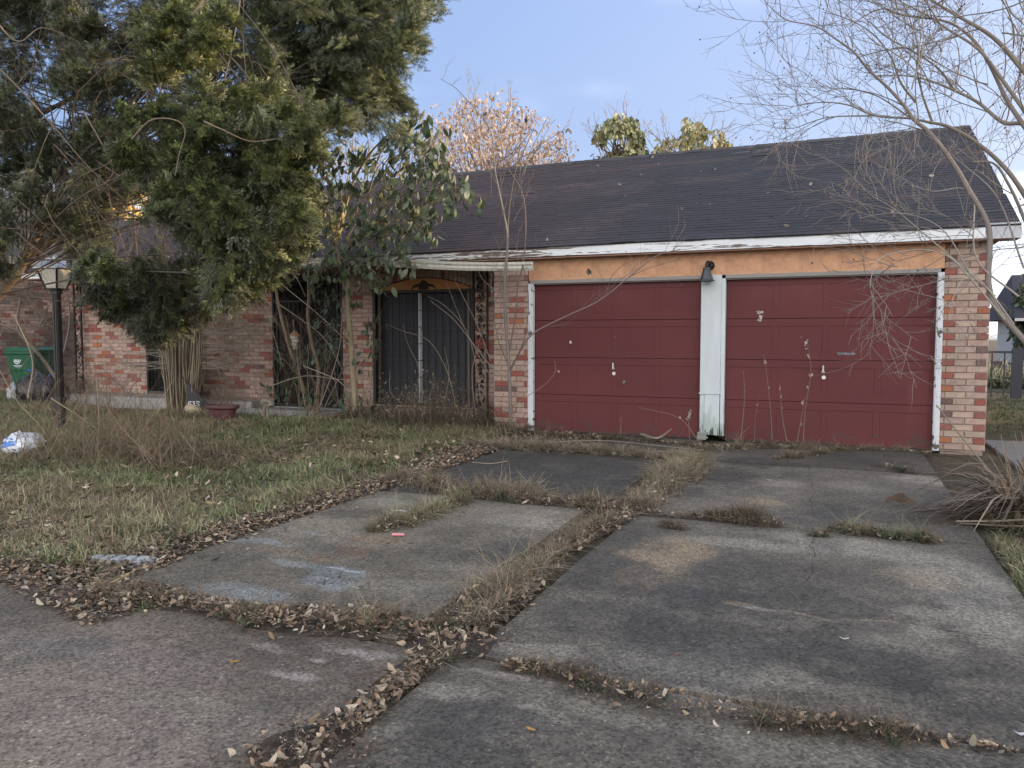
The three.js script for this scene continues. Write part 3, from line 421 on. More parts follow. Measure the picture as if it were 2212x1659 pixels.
// wide window with security bars under the arched peach panel
{
  const f = new MB(); const [a, b, c, d] = [WIN[0], WIN[1], WIN[2], 2.13];
  f.box(a, a + .05, c, d, ZP - .12, ZP + .06); f.box(a + .075, a + .13, c + .03, d, ZP - .10, ZP + .012, [1.9, 1.6, 1.4]); f.box(b - .11, b - .07, c, d, ZP - .1, ZP + .045, [4.5, 4, 3.8]); f.box(b - .045, b, c, d, ZP - .12, ZP + .06); f.box(a, b, d - .035, d + .012, ZP - .12, ZP + .055); f.box(a, b, c, c + .035, ZP - .12, ZP + .055); f.box(a, b, c, d, ZP - .2, ZP - .16);
  const w = f.build('window', std({ vertexColors: true, color: lin(.022, .02, .02), roughness: .5 }), house); w.userData.label = 'wide screened window with security bars under a peach arch';
  const scr = std({ color: lin(.022, .025, .034), roughness: .5 }); const mx = -6.475;
  for (const [p, q] of [[a + .13, mx - .012], [mx + .012, b - .11]]) { const m = new MB(); m.box(p, q, c + .035, d - .035, ZP - .1, ZP - .07); m.build('screen', scr, w); }
  const mm = new MB(); mm.box(mx - .007, mx + .007, c + .04, d - .03, ZP - .07, ZP + .03, [.55, .56, .58]); for (let y = .4; y < 2; y += .28) mm.box(mx - .012, mx + .012, y, y + .014, ZP - .06, ZP + .034, [.1, .1, .1]); mm.build('mullion', M.vcol, w);
  for (let k = 0; k < 12; k++) { const x = a + .2 + k * .137; if (Math.abs(x - mx) < .04) continue; const m = new MB(); m.box(x - .007, x + .007, c + .035, d - .035, ZP - .035, ZP - .021); m.build('security_bar', M.iron, w); }
  for (const y of [.62, .98, 1.5]) { const m = new MB(); m.box(a + .13, b - .11, y - .007, y + .007, ZP - .052, ZP - .04); m.build('security_bar', std({ color: lin(.045, .045, .047), roughness: .6 }), w); }
  const sh = new THREE.Shape(); sh.moveTo(a + .02, 2.142); for (let k = 0; k <= 30; k++) { const t = -1 + k / 15; sh.lineTo(-6.41 + t * .925, 2.144 + .195 * (1 - t * t)); } sh.lineTo(b - .02, 2.142);
  const pg = new THREE.ExtrudeGeometry(sh, { depth: .03, bevelEnabled: false }); const ap = put('arch_panel', pg, std({ color: lin(.52, .24, .09), roughness: .75 }), w); ap.position.z = ZP - .06;
  const o = new THREE.Shape(); o.moveTo(-.10, 0); o.bezierCurveTo(-.05, .02, -.09, .05, -.13, .035); o.bezierCurveTo(-.17, .02, -.2, .03, -.225, -.005); o.bezierCurveTo(-.19, .075, -.12, .085, -.075, .06); o.bezierCurveTo(-.1, .09, -.04, .1, -.03, .125); o.lineTo(0, .135); o.lineTo(.03, .125); o.bezierCurveTo(.04, .1, .1, .09, .075, .06); o.bezierCurveTo(.12, .085, .19, .075, .225, -.005); o.bezierCurveTo(.2, .03, .17, .02, .13, .035); o.bezierCurveTo(.09, .05, .05, .02, .10, 0); o.bezierCurveTo(.05, -.012, -.05, -.012, -.10, 0);
  const om = put('scroll_ornament', new THREE.ExtrudeGeometry(o, { depth: .015, bevelEnabled: true, bevelSize: .004, bevelThickness: .004, bevelSegments: 2, steps: 1 }), std({ color: lin(.035, .022, .016), roughness: .7 }), w); om.position.set(-6.41, 2.165, ZP - .028);
}
// entrance behind an iron gate, narrow window, lace columns
{
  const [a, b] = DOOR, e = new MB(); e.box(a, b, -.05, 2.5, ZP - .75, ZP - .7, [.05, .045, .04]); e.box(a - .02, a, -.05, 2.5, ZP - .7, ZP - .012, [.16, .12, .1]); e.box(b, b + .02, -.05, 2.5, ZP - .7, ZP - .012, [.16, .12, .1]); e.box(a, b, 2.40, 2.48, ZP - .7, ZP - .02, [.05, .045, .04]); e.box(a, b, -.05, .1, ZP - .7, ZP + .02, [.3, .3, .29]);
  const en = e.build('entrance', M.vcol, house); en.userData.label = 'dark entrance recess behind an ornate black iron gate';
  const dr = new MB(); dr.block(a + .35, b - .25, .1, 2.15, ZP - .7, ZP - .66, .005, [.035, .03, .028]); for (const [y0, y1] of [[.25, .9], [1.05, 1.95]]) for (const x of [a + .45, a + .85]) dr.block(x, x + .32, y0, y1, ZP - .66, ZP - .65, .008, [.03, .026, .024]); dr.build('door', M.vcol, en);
  const gt = new MB(); for (const x of [a + .02, a + .1, b - .1, b - .02]) gt.box(x - .018, x + .018, .1, 2.40, ZP - .03, ZP + .006); for (const y of [.14, .95, 1.05, 2.0, 2.36]) gt.box(a, b, y - .014, y + .014, ZP - .025, ZP + .002);
  const rg = new THREE.TorusGeometry(.06, .006, 5, 16); for (let x = a + .2; x < b - .1; x += .135) for (const y of [1.0, 2.12, 2.25]) gt.add(rg, new THREE.Matrix4().makeTranslation(x, y, ZP - .012));
  gt.build('security_gate', M.iron, en);
  for (let x = a + .17; x < b - .1; x += .098) { const m = new MB(); m.box(x - .006, x + .006, .14, 2.0, ZP - .018, ZP - .006); m.build('gate_bar', M.iron, en); }
  const [p, q, y0, y1] = NWIN, n = new MB(); for (const x of [p, q - .045]) n.box(x, x + .045, y0, y1, ZP - .1, ZP + .02, [.035, .033, .033]); for (const y of [y0, 1.02, 1.08, y1 - .045]) n.box(p, q, y, y + .04, ZP - .1, ZP + .012, [.09, .09, .09]); n.box((p + q) / 2 - .02, (p + q) / 2 + .02, y0, y1, ZP - .1, ZP + .01, [.05, .05, .05]);
  const nw = n.build('narrow_window', M.vcol, house); const gl = std({ color: lin(.018, .02, .021), roughness: .15 }); for (const [u, v] of [[p + .04, (p + q) / 2 - .02], [(p + q) / 2 + .02, q - .04]]) for (const [s, t] of [[y0 + .03, 1.02], [1.12, y1 - .04]]) { const m = new MB(); m.box(u, v, s, t, ZP - .09, ZP - .07); m.build('pane', gl, nw); }
  for (let x = p + .12; x < q - .06; x += .11) { const m = new MB(); m.box(x - .006, x + .006, y0, y1, ZP - .01, ZP + .004); m.build('security_bar', M.iron, nw); }
  const leaf = new THREE.Shape(); leaf.moveTo(0, 0); leaf.bezierCurveTo(.03, .01, .045, .03, .03, .06); leaf.bezierCurveTo(.02, .05, .0, .05, -.01, .03); leaf.lineTo(0, 0); const lg = new THREE.ExtrudeGeometry(leaf, { depth: .006, bevelEnabled: false, curveSegments: 4 });
  for (const [x0, x1] of [[-14.5, -14.28], [-11.42, -11.2], [-5.43, -5.16]]) {
    const c = new MB(), yb = x0 > -6 ? .05 : .19; c.box(x0, x0 + .026, yb, 2.465, ZP + .12, ZP + .146); c.box(x1 - .026, x1, yb, 2.465, ZP + .12, ZP + .146); for (const y of [yb + .01, 2.43]) c.box(x0, x1, y, y + .025, ZP + .123, ZP + .143); const col = c.build('porch_column', M.iron, house);
    const s = new MB(), r = rng(Math.round(x0 * -10)), mx = (x0 + x1) / 2; let k = 0;
    for (let y = yb + .1; y < 2.4; y += .16, k++) { const m = k % 2 ? 1 : -1, pts = []; for (let t = 0; t <= 10; t++) { const u = t / 10; pts.push(V(mx + m * Math.sin(u * Math.PI) * .07, y + u * .16, ZP + .133)); } s.tube(pts, [.007, .007], 5, [1, 1, 1], false); const sp = []; for (let t = 0; t <= 12; t++) { const u = t / 12 * 5, q = .045 * (1 - t / 15); sp.push(V(mx - m * .03 + Math.cos(u) * q * m, y + .08 + Math.sin(u) * q, ZP + .133)); } s.tube(sp, [.006, .005], 5, [1, 1, 1], false); for (let l = 0; l < 5; l++) s.add(lg, mat4(V(mx + (r() - .5) * .1, y + r() * .15, ZP + .13), eul((r() - .5) * .8, (r() - .5) * 1.2, r() * 6.3), .8 + r() * .5)); }
    s.build('scrollwork', M.iron, col);
  }
}
// wall lamp over the centre post
{
  const p = onZ(1534, 574, ZG); const l = thing('wall_lamp', V(p.x, p.y, ZG), 'black bell-shaped lamp on the peach board above the white post', 'lamp');
  const b = new MB(); b.add(new THREE.SphereGeometry(.062, 16, 10, 0, 6.3, 0, 1.6), new THREE.Matrix4().makeRotationX(Math.PI / 2).setPosition(0, 0, .004)); b.tube(smooth([V(0, 0, .03), V(-.005, .03, .09), V(-.012, .035, .13), V(-.018, .0, .15), V(-.02, -.03, .15)], 12), [.022, .022], 8); b.build('bracket', M.iron, l);
  const s = new MB(), prof = [[.030, 0], [.050, -.012], [.052, -.03], [.046, -.034], [.085, -.16], [.108, -.168], [.108, -.182], [.09, -.182], [.04, -.04]].map(q => new THREE.Vector2(q[0], q[1])); s.add(new THREE.LatheGeometry(prof, 8), mat4(V(-.02, -.03, .15), eul(0, .35, 0))); const sh = s.build('lamp_shade', std({ color: lin(.055, .06, .072), roughness: .45, metalness: .3, side: THREE.DoubleSide, flatShading: true }), l);
  const g = new MB(); g.add(new THREE.SphereGeometry(.03, 10, 8), new THREE.Matrix4().makeTranslation(-.02, -.14, .15)); g.build('bulb', std({ color: lin(.7, .7, .66), roughness: .3 }), l);
}
// ================================================================== GRASS, LITTER, WEEDS
function tuftGeo(seed, n, h, bend, w, spread) {
  const mb = new MB(), r = rng(seed);
  for (let k = 0; k < n; k++) {
    const a = r() * 6.283, q = Math.sqrt(r()) * spread, L = h * (.45 + .75 * r()), b = bend * (.3 + r()), d = V(Math.cos(a), 0, Math.sin(a)), p0 = V(Math.cos(a * 1.7 + k) * q, 0, Math.sin(a * 1.7 + k) * q), s = V(-d.z, 0, d.x), v = .6 + .7 * r(), pts = [0, .4, .75, 1].map(t => p0.clone().addScaledVector(d, b * L * t * t).add(V(0, L * t * (1 - .45 * b * t), 0)));
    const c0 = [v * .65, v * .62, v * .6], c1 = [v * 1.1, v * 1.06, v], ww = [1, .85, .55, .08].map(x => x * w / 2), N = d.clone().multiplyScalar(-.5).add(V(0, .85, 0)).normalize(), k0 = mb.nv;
    pts.forEach((p, i) => { const c = [0, 1, 2].map(m => lerp(c0[m], c1[m], i / 3)); mb.v(p.clone().addScaledVector(s, -ww[i]), N, c); mb.v(p.clone().addScaledVector(s, ww[i]), N, c); });
    for (let i = 0; i < 3; i++) { const e = k0 + i * 2; mb.i.push(e, e + 1, e + 3, e, e + 3, e + 2); }
  }
  return mb.geo();
}
const grassMat = std({ vertexColors: true, roughness: .8, side: THREE.DoubleSide });
const tufts = [tuftGeo(1, 13, .11, .9, .0056, .05), tuftGeo(2, 11, .14, 1.2, .006, .06)], straw = [tuftGeo(3, 12, .13, 1.5, .0036, .07), tuftGeo(4, 10, .20, 1.9, .0032, .09)], weedT = tuftGeo(6, 14, .09, .9, .008, .03);
const GREEN = [.145, .185, .08], OLIVE = [.20, .24, .12], STRAW = [.29, .265, .165], PALE = [.34, .30, .21], BROWN = [.13, .092, .06], DRYB = [.19, .15, .10];
const place = (x, y, z, r, s = 1, tilt = .25) => mat4(V(x, y, z), eul((r() - .5) * tilt, r() * 6.283, (r() - .5) * tilt), s * (.7 + .6 * r()));
const seen = (p, m = 90) => { const d = p.clone().sub(camera.position), f = d.dot(FW); if (f < .6) return false; const x = CX + F0 * d.dot(RT) / f, y = CY - F0 * d.dot(UP) / f; return x > -m * 2 && x < 2212 + m * 2 && y < 1659 + m * 3; };
const lawnEdge = (z) => -3.86 - .30 * fbm(z * 1.3, 5, 3) - .25 * sstep(-7, -8.6, z);
const ground0 = (x, z) => -.03 + (x < -4 ? .05 * sstep(-8, -11, z) : 0);
{
  const r = rng(101), A = [[], []], B = [[], []];
  let tries = 0;
  while (A[0].length + A[1].length + B[0].length + B[1].length < 34000 && tries++ < 400000) {
    const z = -1 - 12.6 * r(), x = -3.6 - 15 * Math.pow(r(), 1.2); if (x > lawnEdge(z)) continue;
    const p = V(x, ground0(x, z), z); if (!seen(p)) continue;
    if (z < -10.5 && x > -14) continue; if (z < -10.15 && x > -9.8) continue; if (z > -3.1) continue;
    const dist = Math.hypot(x, z); if (r() > clamp(5.5 / dist, .3, 1)) continue;
    const edge = lawnEdge(z) - x; if (edge < .5 && r() < .75 - edge) continue;
    const dry = fbm(x * .8 + 20, z * .9, 4), bare = fbm(x * .6 + 3, z * .6 + 9, 3); if (bare < .36 && r() < .7) continue;
    const k = r(), isDry = k < sstep(.36, .62, dry) * .7 + .28, c = jit(isDry ? (r() < .5 ? STRAW : DRYB) : (r() < .45 ? GREEN : OLIVE), r, .3), far = clamp(dist / 8, 1, 2);
    (isDry ? B : A)[r() < .5 ? 0 : 1].push({ m: place(x, p.y - .005, z, r, (.5 + .55 * bare) * (.7 + .6 * fbm(x * 5, z * 5, 2)) * (1 + .25 * (far - 1)), .8), c: col3(...c) });
  }
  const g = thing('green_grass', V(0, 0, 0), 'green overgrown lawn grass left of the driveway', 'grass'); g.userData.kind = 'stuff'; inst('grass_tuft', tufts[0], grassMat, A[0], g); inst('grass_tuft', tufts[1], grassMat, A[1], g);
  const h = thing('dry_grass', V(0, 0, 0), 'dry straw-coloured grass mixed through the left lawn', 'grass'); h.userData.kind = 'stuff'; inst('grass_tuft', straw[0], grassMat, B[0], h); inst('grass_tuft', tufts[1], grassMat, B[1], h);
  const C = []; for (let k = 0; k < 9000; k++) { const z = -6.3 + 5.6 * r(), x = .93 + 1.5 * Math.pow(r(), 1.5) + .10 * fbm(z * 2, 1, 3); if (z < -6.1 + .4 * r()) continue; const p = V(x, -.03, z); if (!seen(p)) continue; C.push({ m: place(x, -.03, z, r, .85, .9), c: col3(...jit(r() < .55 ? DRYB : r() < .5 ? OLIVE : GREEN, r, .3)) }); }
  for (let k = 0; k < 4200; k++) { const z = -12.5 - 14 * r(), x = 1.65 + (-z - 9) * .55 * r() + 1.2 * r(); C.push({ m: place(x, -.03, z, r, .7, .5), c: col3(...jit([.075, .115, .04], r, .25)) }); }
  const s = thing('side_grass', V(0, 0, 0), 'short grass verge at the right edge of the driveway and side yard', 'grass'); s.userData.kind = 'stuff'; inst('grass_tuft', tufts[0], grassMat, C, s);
}
// ---- leaves on the ground
const leafGeos = [0, 1, 2].map((i) => { const mb = new MB(), r = rng(60 + i), n = 5, pts = [], cu = [.08, .5, 1.0][i]; for (let k = 0; k <= n; k++) { const t = k / n - .5; pts.push(V(t * Math.cos(cu * t), .02 + cu * (t * t * .7) + .03 * Math.sin(k * 2 + i), .06 * Math.sin(t * 5 + i))); } mb.ribbon(pts, t => .19 * Math.pow(Math.sin(Math.PI * clamp(t * .93 + .05)), .8) + .004, V(0, 0, 1), t => [1, 1, 1].map(q => q * (.9 + .2 * t)), [.08, -.25, .55][i]); return mb.geo(); });
const litterMat = std({ vertexColors: true, roughness: .75, side: THREE.DoubleSide });
const LEAFC = [[.24, .165, .105], [.17, .11, .07], [.33, .26, .18], [.12, .078, .05], [.075, .055, .04], [.25, .165, .095], [.38, .32, .235], [.10, .075, .055], [.065, .052, .04], [.15, .12, .09]];
const leafAt = (x, y, z, r, L, tilt = .9) => mat4(V(x, y, z), eul((r() - .5) * tilt, r() * 6.283, (r() - .5) * tilt, 'YXZ'), V(L * (.8 + .4 * r()), L * (.7 + .6 * r()), L * (.8 + .5 * r())));
{
  const r = rng(202), L = [[], [], []], g = thing('leaf_litter', V(0, 0, 0), 'drift of fallen brown leaves between the lawn and the left driveway slabs', 'fallen leaves'); let single = 0;
  const singleMat = LEAFC.map(c => std({ color: lin(...c), roughness: .75, side: THREE.DoubleSide, vertexColors: true }));
  const drop = (x, z, h, size) => { const y = -.02 + h * r(), c = Math.floor(r() * LEAFC.length); const m = leafAt(x, y, z, r, size, 1.1), k = Math.floor(r() * 3); if (single < 110 && Math.hypot(x, z) < 5.4 && r() < .16 && h > .04) { const o = put('leaf', leafGeos[k], singleMat[c], g); o.applyMatrix4(m.clone().premultiply(new THREE.Matrix4().makeTranslation(0, .02, 0))); single++; } else L[k].push({ m, c: col3(...jit(LEAFC[c], r, .25)) }); };
  for (let k = 0; k < 15000; k++) { const z = -3.0 - 5.6 * Math.pow(r(), 1.1), w = .26 + .45 * sstep(-4.6, -3.2, z), x = lawnEdge(z) + .22 + (r() - .62) * 2 * w * (.6 + .8 * r()); if (x > -3.72 && r() < .96) continue; drop(x, z, .05, r() < .62 ? .012 + .022 * r() : .03 + .03 * r()); }
  for (let k = 0; k < 8500; k++) { const x = -3.2 - 3.0 * Math.pow(r(), 1.1), z = -2.98 + (r() - .5) * .9 - .16 * (x + 3.3) * (x < -3.3 ? -1.6 : 0) ; if (x > -3.66 && z < -3.1) continue; drop(x, z, .05, r() < .62 ? .012 + .022 * r() : .03 + .03 * r()); }
  for (let k = 0; k < 1500; k++) { const x = -4.2 - 6 * r(), z = lerp(-3.4, -9.5, r()); drop(x, z, .09, .05 + .04 * r()); }
  for (let k = 0; k < 1100; k++) { const x = -4.6 - 4.8 * r() , z = -9.2 - 1.7 * r(); drop(x, z, .05, .06 + .04 * r()); }
  for (let k = 0; k < 800; k++) { const x = -4.6 + 1.6 * r() , z = -8.4 - 2.0 * r(); if (x > -3.9 && z > -9.6) continue; drop(x, z, .05, .05 + .04 * r()); }
  L.forEach((l, i) => inst('leaf_drift', leafGeos[i], litterMat, l, g));
}
// ---- grass-filled joints of the driveway
const jointMat = std({ vertexColors: true, roughness: 1, bumpMap: grainB, bumpScale: .01 });
const nearLeafMat = LEAFC.map(c => std({ color: lin(...c), roughness: .75, side: THREE.DoubleSide, vertexColors: true }));
function joint(label, pts, o) {   // pts: [picture x, y, width m, height m]
  const g = thing('joint_weeds', V(0, 0, 0), label, 'weeds'), r = rng(o.seed), P = pts.map(([x, y, w, h]) => { const p = G(x, y); return { p, w, h: h ?? .05 }; });
  const clump = (p) => sstep(.34, .56, fbm(p.x * 6 + o.seed, p.z * 6, 3)), cv = new THREE.CatmullRomCurve3(P.map(q => q.p), false, 'centripetal'), L = cv.getLength(), N = Math.max(12, Math.round(L / .06)), mb = new MB();
  const W = (t) => { const f = t * (P.length - 1), i = Math.min(P.length - 2, Math.floor(f)); return [lerp(P[i].w, P[i + 1].w, f - i) * (.62 + .85 * fbm(t * L * 5 + o.seed, 3, 3)), lerp(P[i].h, P[i + 1].h, f - i) * (.6 + .8 * fbm(t * L * 7 + o.seed, 9, 3))]; };
  const rows = []; for (let k = 0; k <= N; k++) { const t = k / N, p = cv.getPoint(t), d = cv.getTangent(t), s = V(-d.z, 0, d.x).normalize(), [w, h] = W(t), e = Math.min(1, k / 2, (N - k) / 2), row = []; for (let j = 0; j <= 8; j++) { const q = j / 4 - 1, hh = Math.sqrt(Math.max(0, 1 - q * q)); row.push(p.clone().addScaledVector(s, q * w / 2 * e * .86).add(V((fbm(k * 1.3 + j, j * 2, 2) - .5) * .02, -.012 + h * .2 * hh * e * (.5 + fbm(k * .7, j * 1.1 + o.seed, 2)), (fbm(k * 1.7, j * 1.3, 2) - .5) * .02))); } rows.push(row); }
  for (let k = 0; k < N; k++) for (let j = 0; j < 8; j++) { const c = jit([.05, .038, .029], r, .4); mb.quad(rows[k][j], rows[k + 1][j], rows[k + 1][j + 1], rows[k][j + 1], c); }
  mb.build('soil_ridge', jointMat, g);
  const S = [[], [], [], []], LV = [[], [], []]; let singles = 0;
  const nT = Math.round(L * o.n), pickC = () => { let k = r(), i = 0; for (const [c, f] of o.mix) { if (k < f) return c; k -= f; } return o.mix[0][0]; };
  for (let k = 0; k < nT; k++) { const t = r(), p = cv.getPoint(t), d = cv.getTangent(t), s = V(-d.z, 0, d.x).normalize(), [w, h] = W(t), q = (r() + r() - 1) * .95; p.addScaledVector(s, q * w / 2); const cl = clump(p); if (r() > .22 + .78 * cl) continue; const v = r() < (o.green ?? .1) ? 2 : r() < .5 ? 0 : 1; S[v].push({ m: place(p.x, h * .45 * Math.sqrt(1 - q * q) - .012, p.z, r, (o.s ?? .8) * (.4 + h * 6) * (.35 + .5 * r() + .35 * cl), o.tilt ?? 1.5), c: col3(...jit(v === 2 ? [.06, .095, .04] : pickC(), r, .35)) }); }
  const nL = Math.round(L * (o.leaves ?? 40) * 2.6 + L * 160);
  for (let k = 0; k < nL; k++) { const t = r(), p = cv.getPoint(t), d = cv.getTangent(t), s = V(-d.z, 0, d.x).normalize(), [w, h] = W(t), q = (o.side ? (r() < .6 ? o.side * (.35 + .7 * r()) : (r() - .5) * 2) : (r() + r() - 1) * 1.15); p.addScaledVector(s, q * w / 2); const y = .006 + h * .6 * Math.sqrt(Math.max(0, 1 - q * q)) * (.7 + .5 * r()), i = Math.floor(r() * 3), ci = Math.floor(r() * LEAFC.length), m = leafAt(p.x, y, p.z, r, k % 5 < 4 ? .008 + .022 * r() : .03 + .03 * r() * (o.ls ?? 1), 1.3); if (k % 5 > 3 && singles < (o.singles ?? 0) && r() < .6 && p.length() < 4.2) { const e = put('leaf', leafGeos[i], nearLeafMat[[0, 2, 5, 6, 2, 1, 6, 0, 5, 2][ci]], g); e.applyMatrix4(m); e.position.y += .012; singles++; } else LV[i].push({ m, c: col3(...jit(LEAFC[ci], r, .3)) }); }
  S.forEach((l, i) => l.length && inst('dry_grass', i === 2 ? weedT : straw[i], grassMat, l, g)); LV.forEach((l, i) => l.length && inst('leaf_drift', leafGeos[i], litterMat, l, g));
}
const ST = [.235, .20, .14], PL = [.30, .265, .195], mixDry = [[ST, .3], [DRYB, .3], [BROWN, .3], [PL, .1]], mixPale = [[ST, .42], [PL, .26], [DRYB, .22], [BROWN, .1]], mixBrown = [[BROWN, .5], [DRYB, .35], [STRAW, .15]], mixDark = [[[.09, .07, .05], .5], [BROWN, .3], [DRYB, .2]];
joint('leaves and brown grass in the centre joint nearest the bottom edge', [[590, 1690, .52, .05], [668, 1630, .44, .05], [748, 1570, .30, .045], [812, 1520, .15, .03], [858, 1480, .11, .02]], { seed: 1, n: 170, mix: mixBrown, leaves: 330, singles: 26, green: .12, s: .6, tilt: 1.9 });
joint('dry grass and leaves where the left and centre joints cross', [[858, 1480, .11, .02], [905, 1440, .26, .04], [965, 1395, .40, .06], [1015, 1350, .38, .07]], { seed: 2, n: 230, mix: mixBrown, leaves: 260, singles: 18, green: .14, s: .7, tilt: 1.8 });
joint('tall straw ridge in the middle of the centre joint with leaves along its right', [[1005, 1350, .34, .08], [1060, 1300, .31, .10], [1110, 1262, .28, .10], [1160, 1222, .22, .08], [1205, 1190, .16, .05]], { seed: 3, n: 420, mix: mixPale, leaves: 230, side: 1, singles: 16, green: .03, s: .78 });
joint('dark dry weeds in the upper centre joint beside the right slabs', [[1205, 1190, .17, .05], [1260, 1155, .22, .07], [1310, 1130, .26, .07], [1375, 1098, .34, .06]], { seed: 4, n: 330, mix: mixDry, leaves: 200, side: 1, singles: 5, green: .06, s: .78 });
joint('thick straw mat in the centre joint below the white post', [[1375, 1100, .36, .07], [1430, 1055, .44, .09], [1475, 1020, .46, .09], [1510, 990, .36, .07]], { seed: 5, n: 520, mix: mixPale, leaves: 60, green: .04, s: .85 });
joint('brown leaf-filled joint across the left slabs', [[180, 1285, .34, .05], [300, 1296, .34, .06], [430, 1310, .24, .05], [530, 1330, .26, .06], [640, 1345, .30, .07], [740, 1348, .30, .07], [830, 1352, .26, .06], [915, 1372, .22, .05]], { seed: 6, n: 250, mix: mixBrown, leaves: 340, singles: 24, green: .16, s: .78, tilt: 1.9 });
joint('straw tussocks along the joint between the upper left slabs', [[845, 1035, .5, .09], [910, 1050, .5, .09], [980, 1062, .46, .10], [1070, 1076, .40, .10], [1160, 1084, .36, .09], [1240, 1092, .34, .07], [1330, 1096, .34, .06]], { seed: 7, n: 420, mix: mixDry, leaves: 120, green: .04, s: .9 });
joint('low straw row before the left garage door', [[1010, 958, .5, .06], [1100, 966, .55, .08], [1180, 972, .5, .09], [1290, 980, .42, .08], [1400, 988, .36, .06], [1490, 992, .3, .05]], { seed: 8, n: 420, mix: mixPale, leaves: 60, green: .03, s: .85 });
joint('grass clump growing out of a break in the left slab', [[800, 1150, .16, .06], [850, 1140, .28, .09], [905, 1122, .24, .08], [960, 1098, .2, .06], [1000, 1084, .2, .06]], { seed: 9, n: 420, mix: [[STRAW, .4], [DRYB, .3], [OLIVE, .2], [BROWN, .1]], leaves: 110, singles: 3, green: .1, s: .85 });
joint('dark grass heap in the joint across the right slabs', [[1385, 1110, .14, .04], [1470, 1116, .12, .03], [1540, 1120, .2, .06], [1600, 1126, .26, .09], [1650, 1133, .22, .08], [1692, 1140, .1, .03]], { seed: 10, n: 420, mix: mixDark, leaves: 40, green: .05, s: .85 });
joint('green weed row in the right part of the same slab joint', [[1790, 1146, .12, .05], [1850, 1152, .2, .07], [1920, 1160, .18, .06], [1990, 1168, .18, .06], [2032, 1174, .1, .04]], { seed: 11, n: 330, mix: [[DRYB, .35], [OLIVE, .3], [BROWN, .35]], leaves: 50, green: .42, s: .75 });
joint('long dark weed-filled joint across the bottom right', [[1085, 1438, .06, .02], [1150, 1446, .13, .04], [1230, 1466, .18, .05], [1320, 1496, .19, .045], [1420, 1522, .19, .05], [1540, 1546, .19, .05], [1680, 1565, .18, .05], [1800, 1578, .18, .05], [1930, 1590, .17, .05], [2060, 1610, .06, .02]], { seed: 12, n: 330, mix: mixDark, leaves: 110, singles: 14, green: .14, s: .62, tilt: 1.5, ls: .4 });
joint('short weed scrap in the joint at the bottom right corner', [[2105, 1616, .05, .02], [2140, 1622, .09, .03], [2200, 1632, .06, .02]], { seed: 13, n: 260, mix: mixDark, leaves: 90, s: .5 });
joint('twigs and dead grass along the foot of the left garage door', [[1150, 938, .2, .04], [1230, 945, .18, .04], [1330, 950, .2, .05], [1440, 958, .2, .05], [1530, 968, .26, .06]], { seed: 14, n: 210, mix: mixDark, leaves: 60, green: .1, s: .8 });
joint('dead grass along the foot of the right garage door', [[1540, 972, .3, .07], [1620, 968, .16, .05], [1720, 970, .2, .06], [1800, 975, .2, .05], [1890, 974, .12, .04], [2010, 982, .1, .04]], { seed: 15, n: 260, mix: mixDry, leaves: 30, green: .08, s: .85 });
joint('flattened straw tail on the upper right slab', [[1680, 993, .1, .03], [1740, 985, .22, .05], [1790, 978, .18, .04]], { seed: 16, n: 300, mix: mixDry, leaves: 20, s: .85 });
joint('small dark weed tuft near the tan stain', [[1428, 1138, .08, .03], [1455, 1141, .12, .06], [1480, 1145, .08, .03]], { seed: 17, n: 240, mix: mixDark, leaves: 10, s: .7 });
joint('tiny green tuft at the top of the slab crack', [[1745, 1156, .06, .03], [1770, 1158, .08, .04], [1795, 1160, .05, .02]], { seed: 18, n: 260, mix: mixDry, green: .5, leaves: 10, s: .6 });
joint('sparse dark sprouts on the far right slab', [[1890, 1008, .1, .04], [1935, 1015, .2, .06], [1985, 1024, .12, .05]], { seed: 19, n: 90, mix: mixDark, green: .25, leaves: 5, s: .8 });
// single leaves and bits that lie apart on the slabs
const loner = (name, px, py, L, c, rot, label, cat, geo = 1, sy = 1) => { const p = G(px, py); const o = put(name, leafGeos[geo], std({ color: lin(...c), vertexColors: true, roughness: .6, side: THREE.DoubleSide })); o.position.set(p.x, .012, p.z); o.rotation.y = rot; o.scale.set(L, L * sy, L); tag(o, label, cat); };
loner('fallen_leaf', 507, 1438, .055, [.36, .20, .045], .4, 'golden brown leaf lying alone on the lower left slab', 'leaf', 2); loner('fallen_leaf', 1146, 1582, .042, [.38, .23, .05], -.1, 'yellow and brown leaf alone near the bottom centre', 'leaf', 0);
loner('fallen_leaf', 1460, 1421, .028, [.34, .12, .06], .6, 'tiny reddish leaf on the big right slab', 'leaf', 2, 1.5); loner('fallen_leaf', 1824, 1384, .045, [.46, .43, .38], .2, 'pale grey leaf on the big right slab', 'leaf', 1); loner('fallen_leaf', 2206, 1591, .05, [.5, .48, .46], .3, 'pale leaf at the right edge near the bottom', 'leaf', 1);
loner('fallen_leaf', 890, 1174, .06, [.16, .11, .07], .2, 'brown leaf beside the rusty crack of the left slab', 'leaf', 1); loner('fallen_leaf', 1663, 980 + 60, .07, [.5, .48, .45], .1, 'small whitish leaf on the upper right slab', 'leaf', 0);
